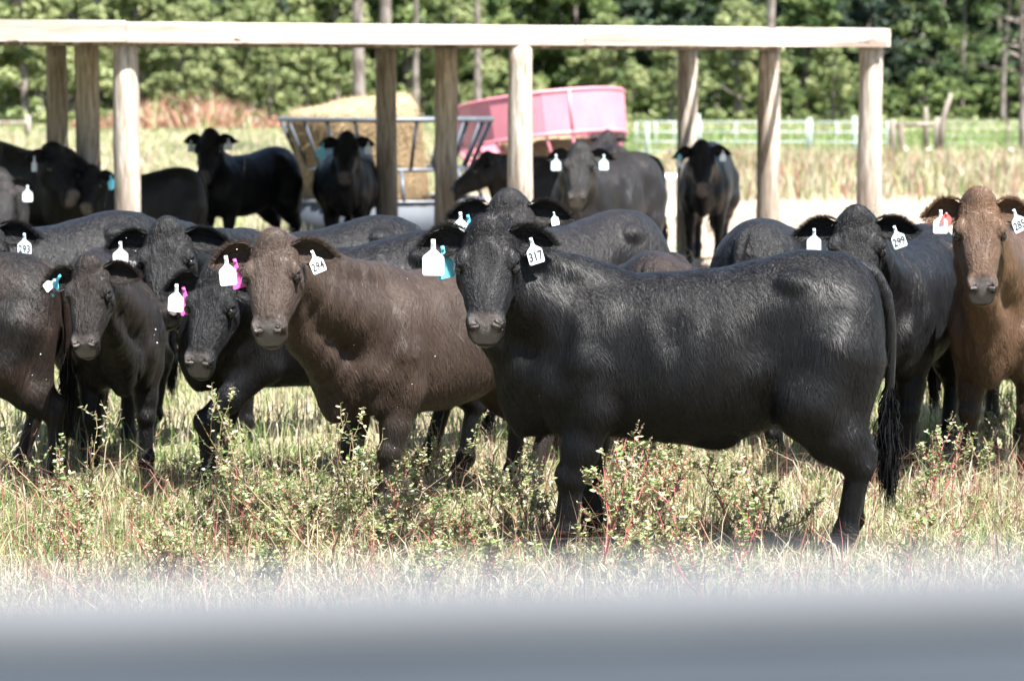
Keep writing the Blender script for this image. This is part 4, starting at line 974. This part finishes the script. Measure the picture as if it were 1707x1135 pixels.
# ------------------------------------------------------------------ the herd
# tag: (side +1 cow's left / -1 cow's right, colour, text, yaw, roll, size, place along the ear, drop)
HERD = [
 dict(name='black_steer', face=(1, 1), label='large black steer standing side-on in front with its head turned, tag 317', cat='steer', at=(1144, 11.0), heading=180, coat='black', near=True, steer=True, fat=.96,
      head=(812, 474, 10.72, 268, 54, 0), el=(.20, .25), er=(.16, .25), ear=.98, hair=70000, earhair=1.4, tail=(.02, .0),
      bone=1.12, legs={'fl': (.07, 0), 'fr': (-.06, 0), 'hl': (0.01, 0), 'hr': (-.05, 0)},
      tags=[(-1, 'white', None, -8, 0, 1.05, .66, .0), (-1, 'cyan', None, 30, 8, .95, .54, .03), (1, 'grey', '317', 18, 16, .78, .42, .0)]),
 dict(name='brown_heifer', face=(1.0, 0.97), label='dull brown heifer walking left behind the large steer, number 294 in its ear', cat='heifer', at=(733, 12.15), heading=226, scale=.95, coat='umber', near=True,
      head=(455, 488, 11.1, 264, 55, 3), el=(.12, .2), er=(.10, .2), hair=52000, tail=(0, 0), legs={'fl': (.06, 0), 'fr': (.0, 0), 'hl': (.16, 0), 'hr': (.0, 0)},
      tags=[(-1, 'white', None, -12, 6, .95, .58, .0), (-1, 'pink', None, 25, 14, .95, .47, .02), (1, 'white', '294', 18, 22, .74, .42, .0)]),
 dict(name='black_heifer', face=(0.93, 1.04), label='black heifer peering over between the small dark calf and the brown heifer, nose tilted down', cat='heifer', at=(555, 13.05), heading=200, scale=.98, coat='black', near=True,
      head=(350, 540, 12.3, 258, 57, -4), el=(.10, .2), er=(-.02, .2), hair=34000, legs={'fl': (.24, 0, 0, .10), 'fr': (.12, 0), 'hl': (0, 0), 'hr': (.1, 0)},
      tags=[(-1, 'white', None, -10, -4, .95, .55, .0), (-1, 'pink', None, 20, 12, .95, .45, .02)]),
 dict(name='black_heifer', face=(1.05, 0.98), label='black heifer whose head rises behind the others left of centre, black tag 300', cat='heifer', at=(505, 15.0), heading=212, scale=.97, hs=1.12, coat='black', near=True,
      head=(278, 462, 13.6, 268, 57, 2), el=(.10, .2), er=(.10, .2), hair=26000,
      tags=[(-1, 'white', None, -5, 0, .95, .60, .0), (-1, 'black', '300', 8, -6, .8, .30, .055)]),
 dict(name='dark_calf', face=(0.95, 1.03), label='small black calf with a brown shoulder, blue and white tag in its lowered ear', cat='calf', at=(190, 13.62), heading=283, scale=.88, coat='sable', near=True,
      head=(149, 516, 12.35, 264, 58, 3), el=(.16, .2), er=(-.06, .2), hair=26000, legs={'fl': (0, 0), 'fr': (.05, 0)},
      tags=[(-1, 'cyan', None, -35, -45, .95, .38, -.01), (-1, 'white', None, -20, -52, .6, .5, .0)]),
 dict(name='dark_cow', face=(1, 1), label='brownish black animal cut off by the left edge, only hindquarters in view', at=(-140, 13.1), heading=182, coat='rusty', near=True, scale=.90,
      head=(-330, 500, 12.6, 190, 50, 0), hair=30000, legs={'hl': (-.14, 0), 'hr': (.10, 0)}, tail=(-.05, .0), tags=[]),
 dict(name='black_cow', face=(1.03, 1), label='grey-backed black animal behind at the left edge, ear tag reading 293', at=(60, 14.7), heading=214, coat='black', near=True, scale=1.0,
      head=(-34, 448, 13.4, 268, 55, 0), el=(.14, .2), er=(.1, .2), hair=16000, tags=[(1, 'grey', '293', 10, 0, .8, .60, .0)]),
 dict(name='black_heifer', face=(1.06, 0.95), label='black heifer directly behind the head of steer 317, white and cyan tag', cat='heifer', at=(925, 14.75), heading=224, scale=1.0, hs=1.1, coat='grey', near=True,
      head=(846, 415, 13.55, 262, 58, 0), el=(.12, .2), er=(.10, .2), hair=22000, tags=[(-1, 'white', None, -5, 0, .9, .62, .0), (-1, 'cyan', None, 20, 12, .95, .50, .02), (1, 'grey', None, 30, 10, .5, .5, .0)]),
 dict(name='dark_calf', face=(1, 1), label='low brownish back of a calf showing above the middle of the large steer', cat='calf', at=(1105, 13.9), heading=80, scale=.89, coat='rusty', near=True,
      head=(1130, 545, 14.8, 80, 30, 0), hair=8000, tags=[]),
 dict(name='black_cow', face=(1, 1), label='smooth black back seen between a lit post and the rump of the large steer', at=(1325, 14.7), heading=62, scale=.99, coat='black', near=True,
      head=(1420, 540, 15.6, 60, 30, 0), hair=8000, tags=[]),
 dict(name='black_heifer', face=(1.04, 0.96), label='black heifer behind the rump of the large steer with ear tag 299', cat='heifer', at=(1500, 13.75), heading=249, scale=.97, hs=1.06, coat='black', near=True,
      head=(1427, 442, 12.85, 262, 57, 0), el=(.20, .2), er=(.06, .2), hair=34000, legs={'fl': (.05, 0), 'hl': (.12, 0), 'hr': (.1, 0)},
      tags=[(-1, 'grey', None, -10, 0, .85, .5, .0), (1, 'grey', '299', 12, 20, .82, .40, .0)]),
 dict(name='chestnut_heifer', face=(0.92, 1.05), label='reddish brown heifer facing the camera at the right edge', cat='heifer', at=(1700, 13.5), heading=246, scale=1.0, coat='chestnut', near=True,
      head=(1633, 417, 12.45, 266, 55, 0), el=(.12, .2), er=(.12, .2), hair=42000, legs={'fl': (.04, 0), 'fr': (.02, 0)},
      tags=[(-1, 'white', None, -14, 0, .80, .50, .0), (-1, 'red', None, 12, 0, .85, .44, .012), (1, 'grey', '285', 22, 24, .8, .40, .0)]),
 dict(name='black_cow', face=(1, 1), label='black animal mostly hidden behind the reddish brown heifer', at=(1690, 15.3), heading=262, scale=.95, coat='black', near=True,
      head=(1650, 480, 14.3, 255, 55, 0), hair=8000, tags=[]),
 # under and behind the shelter
 dict(name='grey_cow', label='sunlit grey-brown cow at the far left edge before the shelter posts', at=(-25, 25.2), heading=300, scale=1.05, hs=1.12, coat='grey', head=(2, 345, 24.3, 285, 55, 0), el=(.0, .2),
      tags=[(1, 'grey', None, 0, 0, 1.0, .6, .0)]),
 dict(name='black_cow', label='big black cow in shade with a pale tag, leftmost under the shelter', at=(62, 27.2), heading=325, scale=1.16, hs=1.1, coat='black', head=(100, 296, 26.6, 318, 52, 0),
      tags=[(-1, 'grey', None, 20, 0, .95, .6, .0)]),
 dict(name='black_calf', label='black calf with a bright blue tag behind the leftmost front post', cat='calf', at=(222, 27.2), heading=208, scale=.95, coat='black', head=(150, 320, 26.6, 262, 57, 0),
      tags=[(1, 'cyan', None, 20, 10, 1.1, .6, .0)]),
 dict(name='black_cow', label='black cow facing left between the two leftmost lit posts, a tag in each ear', at=(408, 31.2), heading=234, scale=1.06, hs=1.12, coat='black', head=(347, 264, 30.2, 258, 58, 0), el=(.16, .2), er=(.16, .2),
      tags=[(-1, 'grey', None, 0, 0, .9, .5, .02), (1, 'grey', None, 10, 0, .9, .5, .0)]),
 dict(name='black_cow', label='black cow standing head-on in front of the grey hay feeder', at=(577, 31.3), heading=272, scale=1.12, hs=1.06, fat=1.15, coat='black', head=(577, 268, 30.3, 268, 55, 0), el=(.16, .2), er=(.10, .2),
      tags=[(-1, 'cyan', None, -5, -10, 1.15, .7, .0), (1, 'grey', None, 5, 0, .9, .6, .0)]),
 dict(name='black_cow', label='black cow in profile with its face to the left beside the tall middle post', at=(968, 28.6), heading=181, scale=1.06, hs=1.06, coat='grey', head=(788, 297, 28.1, 190, 38, 0),
      tags=[]),
 dict(name='grey_cow', label='sunlit grey-brown cow with two pale tags right of the middle front post', at=(1005, 25.3), heading=240, scale=1.10, hs=1.05, fat=1.08, coat='grey', head=(965, 296, 24.1, 262, 55, 0),
      tags=[(-1, 'grey', None, 0, 0, .95, .5, .0), (1, 'grey', None, 10, 0, .9, .5, .0)]),
 dict(name='dark_cow', label='dark brown cow eating under the red hay feeder', at=(1003, 35.2), heading=105, scale=1.04, coat='rusty', head=(1010, 250, 36.3, 100, 45, 0), tags=[]),
 dict(name='black_cow', label='black cow facing the camera beside the rear post at the right, dangling blue tag', at=(1178, 31.4), heading=262, scale=1.10, hs=1.12, coat='black', head=(1170, 284, 30.2, 268, 57, 0), el=(.14, .2), er=(-.1, .2),
      tags=[(-1, 'cyan', None, 0, 0, .9, .6, .0), (-1, 'grey', None, 0, 0, .75, .62, .04), (1, 'grey', None, 20, 0, .8, .5, .0)]),
]
from concurrent.futures import ThreadPoolExecutor
with ThreadPoolExecutor(4) as _ex:
    _surf = list(_ex.map(cow_surface, HERD))
for _sp, _s in zip(HERD, _surf): build_cow(_sp, _s)
# ------------------------------------------------------------------ grass and weeds
M_grass = leafy('grass_blades', trans=.38, rough=.6)
def blades(name, P, H, W, colr, lean=.45, kind='stuff', label=None, cat=None, seg=2):
    m = len(P); a = rng.uniform(0, 2 * np.pi, m); f = rng.uniform(0, 2 * np.pi, m)
    ld = np.stack([np.cos(a), np.sin(a), np.zeros(m)], 1) * (rng.random(m) ** 1.3 * lean * 2)[:, None]; wv = np.stack([np.cos(f), np.sin(f), np.zeros(m)], 1) * (W / 2)[:, None]
    up = np.array([0, 0, 1.0]); H = H[:, None]
    p0 = P; p1 = P + up * H * .55 + ld * H * .35; p2 = P + (up * (1 - .25 * np.linalg.norm(ld, axis=1)[:, None]) * H) + ld * H * 1.0
    V = np.stack([p0 - wv, p0 + wv, p1 + wv * .8, p1 - wv * .8, p2], 1).reshape(-1, 3); b0 = np.arange(m)[:, None] * 5
    tri = np.concatenate([b0 + np.array([[0, 1, 2]]), b0 + np.array([[0, 2, 3]]), b0 + np.array([[3, 2, 4]])])
    me = mesh_from(name, V, tri, False); color_attr(me, np.concatenate([colr] * 3)); o = link(name, me, M_grass)
    tag(o, label, cat, None, kind); return o
def pal(m, w):
    C = np.array([(.78, .70, .52), (.60, .51, .34), (.42, .50, .20), (.22, .36, .10), (.10, .20, .05), (.44, .20, .14)]); w = np.array(w, float)
    return C[rng.choice(6, m, p=w / w.sum())] * rng.uniform(.5, 1.3, (m, 1))
def field_pts(y0, y1, n, k=.215, x0=None, x1=None):
    y = np.sqrt(rng.uniform(y0 * y0, y1 * y1, n)); x = rng.uniform(-1, 1, n) * (y * k + .3) if x0 is None else rng.uniform(x0, x1, n)
    return np.stack([x, y, np.full(n, -.01)], 1)
def patchy(P, sc_, amt, seed=0.0):
    v = np.sin(P[:, 0] * sc_ + seed + 2 * np.sin(P[:, 1] * sc_ * .7 + seed)) * np.sin(P[:, 1] * sc_ * 1.1 + 1.7 * np.sin(P[:, 0] * sc_ * .6 + seed * 2)); return rng.random(len(P)) < 1 - amt * (v * .5 + .5)
P = field_pts(7.6, 10.6, 52000, .30); P = P[patchy(P, 3.1, .6)]; m = len(P)
blades('dry_grass', P, rng.uniform(.05, .18, m), rng.uniform(.004, .008, m), pal(m, (11, 4, 2.5, .7, .3, .4)), .9, label='pale dry grass in the foreground', cat='grass')
P = field_pts(10.4, 14.2, 110000, .30); P = P[patchy(P, 2.3, .65, 1.0)]; m = len(P)
g = P[:, 0] < -.9
c = np.where(g[:, None], pal(m, (3, 2, 4, 3.4, 2.2, .2)), pal(m, (9, 5, 5.5, 2.4, .7, .4)))
blades('pasture_grass', P, rng.uniform(.04, .13, m) * np.where(rng.random(m) < .08, 2.0, 1), rng.uniform(.004, .009, m), c, .85, label='mixed green and straw grass among the hooves', cat='grass')
P = field_pts(14.0, 24, 78000, .28); P = P[patchy(P, 1.3, .6, 2.0)]; m = len(P)
blades('pasture_grass', P, rng.uniform(.08, .25, m), rng.uniform(.006, .011, m), pal(m, (5, 4, 4, 2, 1.2, .3)), .5, label='thin grass between the herd and the shelter', cat='grass')
P = field_pts(24, 62, 80000, .28); msk = (P[:, 0] > -2.5) & (P[:, 0] < 11) & (P[:, 1] < 54); P = P[(~msk | (rng.random(len(P)) < .05)) & patchy(P, .7, .5, 3.0)]; m = len(P)
blades('field_grass', P, rng.uniform(.10, .42, m), rng.uniform(.012, .024, m), pal(m, (6, 5, 3.6, 1.0, .3, .5)), .45, label='yellowish field grass beyond the shelter', cat='grass')
P = field_pts(9.0, 13.4, 5200); P = P[patchy(P, 1.9, .8, 6.0)]; m = len(P)
blades('dry_stems', P, rng.uniform(.16, .42, m), rng.uniform(.003, .0055, m), np.array([(.44, .15, .12), (.50, .30, .20), (.62, .52, .36), (.34, .13, .11)])[rng.integers(0, 4, m)] * rng.uniform(.6, 1.2, (m, 1)), 1.1, label='long reddish and tan dry stems tangled in the grass', cat='dry stems')
# tall rusty weeds to the right before the gates and at left before the woods
P = field_pts(50, 84, 42000, x0=3.5, x1=27); P = P[(P[:, 0] > 3.5) & (P[:, 0] / P[:, 1] > .055) & patchy(P, .5, .8, 4.0)]; m = len(P)
blades('rusty_weeds', P, rng.uniform(.2, .75, m), rng.uniform(.02, .04, m), pal(m, (3.5, 4, 2.2, .9, .3, 3.2)), .4, label='tall rusty and straw weeds before the pipe gates', cat='weeds')
P = field_pts(62, 150, 78000, .28); P = P[patchy(P, .35, .5, 5.0)]; lft = P[:, 0] < P[:, 1] * .03; P = P[lft | (P[:, 1] > 92)]; m = len(P)
lft = P[:, 0] < P[:, 1] * .03
c = np.where(lft[:, None], pal(m, (7, 5, 4, 1.2, .2, .6)), pal(m, (.8, .4, 4, 5, 1.5, 0)))
blades('far_grass', P, rng.uniform(.2, .5, m), rng.uniform(.03, .06, m), c, .4, label='green and straw grass of the far field', cat='grass')
P = field_pts(140, 218, 76000, .28); xr = P[:, 0] / P[:, 1] * FPX + 853; red = (xr > 120) & (xr < 500) & (P[:, 1] > 150) & (P[:, 1] < 208); m = len(P)
dome = np.exp(-((xr - 320) / 120) ** 2) * (.6 + .4 * np.sin(xr * .11 + P[:, 1])); red = red & (rng.random(m) < .5 + .6 * dome)
c = np.where(red[:, None], pal(m, (1.2, 2, .8, .5, .1, 9)) * 1.1, pal(m, (2.5, 1.5, 4.5, 3, 1.2, .2)))
blades('far_weeds', P, np.where(red, rng.uniform(.4, 1.0, m) * (.8 + 2.4 * dome), rng.uniform(.2, .6, m)), rng.uniform(.08, .16, m), c, .9, label='tall growth and rusty weeds before the woods', cat='weeds')

M_stem = leafy('weed_stem', trans=.1); 
def weed_proto(seed, h):
    rg = np.random.default_rng(seed); mb = MB(); LV = []; LC = []; SC = []
    def leaf(p, d, L, col):
        d = d / np.linalg.norm(d); n_ = rg.normal(0, 1, 3) * .5 + np.array([0, 0, 1]); n_ -= d * (n_ @ d); n_ /= np.linalg.norm(n_); w = np.cross(d, n_) * L * .24
        LV.append([p, p + d * L * .35 + w - n_ * L * .04, p + d * L * .75 + w * .8, p + d * L - n_ * L * .06, p + d * L * .75 - w * .8, p + d * L * .35 - w - n_ * L * .04]); LC.append(col)
    greens = [np.array(c_) for c_ in ((.36, .44, .17), (.52, .56, .30), (.20, .32, .10), (.62, .55, .38))]
    def stem(p, d, L, r, lvl):
        n_ = 7; pts = [p]; dd = d.copy(); rr = [r]
        for i in range(n_):
            dd = dd + rg.normal(0, .14, 3) + np.array([0, 0, .05]); dd /= np.linalg.norm(dd); p = p + dd * L / n_; pts.append(p); rr.append(r * (1 - .7 * (i + 1) / n_))
            t = (i + 1) / n_
            if t > .2 or lvl:
                for _ in range(rg.integers(1, 3) if lvl else rg.integers(0, 3)):
                    a = rg.normal(0, 1, 3); a[2] = abs(a[2]) * .4; leaf(p, a, rg.uniform(.013, .034) * (1.25 - .4 * t), greens[rg.integers(0, 4)] * rg.uniform(.8, 1.25))
            if lvl < 2 and rg.random() < (.8 if lvl == 0 else .3) and i > 0:
                a = rg.normal(0, 1, 3); a[2] = abs(a[2]) * .8 + .25; a /= np.linalg.norm(a); stem(p, dd * .45 + a * .7, L * rg.uniform(.28, .5), r * .6, lvl + 1)
        mb.tube(pts, rr, 4, caps=False); 
        if rg.random() < .5:                       # seed spike
            for _ in range(34):
                t = rg.uniform(0, 1); q = p + dd * t * .045 * (1.6 if lvl == 0 else 1); a = rg.normal(0, 1, 3); leaf(q, a + dd * .6, rg.uniform(.005, .009), np.array([(.52, .42, .27), (.46, .27, .20), (.40, .44, .22)][rg.integers(0, 3)]))
    for _ in range(rg.integers(1, 4)):
        a = rg.normal(0, .5, 3); a[2] = 1; stem(np.array([0, 0, -.02]) + np.array([*rg.normal(0, .015, 2), 0]), a, h * rg.uniform(.75, 1.1), .0058, 0)
    sm = mesh_from('stems', np.array(mb.V), mb.F, True); sc2 = np.tile(np.array([(.48, .12, .12)]), (len(mb.F), 1)) * rg.uniform(.7, 1.3, (len(mb.F), 1))
    if seed % 3 == 0: sc2 = np.tile(np.array([(.36, .26, .14)]), (len(mb.F), 1)) * rg.uniform(.7, 1.3, (len(mb.F), 1))
    color_attr(sm, sc2); sm.materials.append(M_stem)
    V = np.array(LV).reshape(-1, 3); k = len(LV); F_ = (np.arange(k)[:, None] * 6 + np.arange(6)).tolist(); lm = mesh_from('leaves', V, F_, False); color_attr(lm, np.clip(np.array(LC), 0, 1)); lm.materials.append(M_leaf)
    return sm, lm
WP = [weed_proto(s_, h) for s_, h in ((21, .42), (22, .50), (23, .36), (24, .58), (25, .30), (27, .44), (28, .34), (30, .48), (31, .26), (33, .38))]
rgw = np.random.default_rng(17); spots = []
for px, py, n, sx, sy in ((470, 905, 26, 90, 40), (620, 890, 24, 80, 40), (760, 900, 14, 90, 35), (330, 880, 10, 60, 40), (960, 930, 26, 110, 25), (1120, 880, 20, 100, 35), (1270, 890, 12, 70, 40), (1450, 965, 4, 30, 8), (1560, 880, 8, 110, 50), (140, 900, 6, 60, 30), (640, 960, 22, 380, 22), (1200, 960, 18, 320, 20), (900, 850, 12, 160, 25), (560, 830, 10, 120, 20), (1030, 790, 6, 60, 20), (880, 1010, 26, 560, 26)):
    for _ in range(n): spots.append((px + rgw.normal(0, sx), py + rgw.normal(0, sy)))
for i, (px, py) in enumerate(spots):
    if py < 740 or rgw.random() < .36 or (1345 < px < 1480 and py > 850) or (880 < px < 1010 and py > 860 and rgw.random() < .6): continue
    p = ground_at(px, py); sm, lm = WP[rgw.integers(0, len(WP))]; s_ = rgw.choice([rgw.uniform(.4, .65), rgw.uniform(.65, .95)])
    wh = [w_ for lim, w_ in ((260, 'before the dark animals at the left edge'), (430, 'before the black heifer at left'), (700, 'before the legs of the brown heifer'), (880, 'between the brown heifer and the large steer'), (1040, 'round the front legs of the large steer'), (1345, 'under the belly of the large steer'), (9999, 'right of the large steer')) if px < lim][0]
    lb = ('tall' if s_ > .65 else 'low') + ' small-leaved weed ' + wh + (', near the rail' if py > 950 else '')
    r_ = empty('leafy_weed', p, rgw.uniform(0, 6.28), lb, 'weed', lb.replace('weed', 'weeds', 1)); r_.scale = (s_,) * 3
    for nm, me in (('stems', sm), ('leaves', lm)): o = bpy.data.objects.new(nm, me); COL.objects.link(o); o.parent = r_
# hay scraps on the trodden ground near the feeders
P = field_pts(30, 46, 9000, x0=-4.5, x1=6); m = len(P); P[:, 2] = .01
blades('spilled_hay', P, rng.uniform(.01, .07, m), rng.uniform(.015, .03, m), pal(m, (8, 4, .3, 0, 0, 0)), 1.6, label='spilled hay scattered on the trodden ground', cat='hay')
# midges catching the sun over the herd
k = 60; P = np.stack([rng.uniform(-2.1, .3, k), rng.uniform(10.2, 12.4, k), rng.uniform(.45, 1.35, k)], 1); s_ = rng.uniform(.0014, .0026, k)[:, None]
D = rng.normal(0, 1, (3, k, 3)); V = np.stack([P + D[0] * s_, P + D[1] * s_, P + D[2] * s_, P - (D[0] + D[1]) * s_ * .5], 1).reshape(-1, 3); b0 = np.arange(k)[:, None] * 4
o = link('midges', mesh_from('midges', V, np.concatenate([b0 + np.array([[0, 1, 2]]), b0 + np.array([[0, 2, 3]])]), False), simple('midge_wings', (.75, .72, .66), .5)); tag(o, 'tiny midges flying in front of the dark animals', 'insects', None, 'stuff')
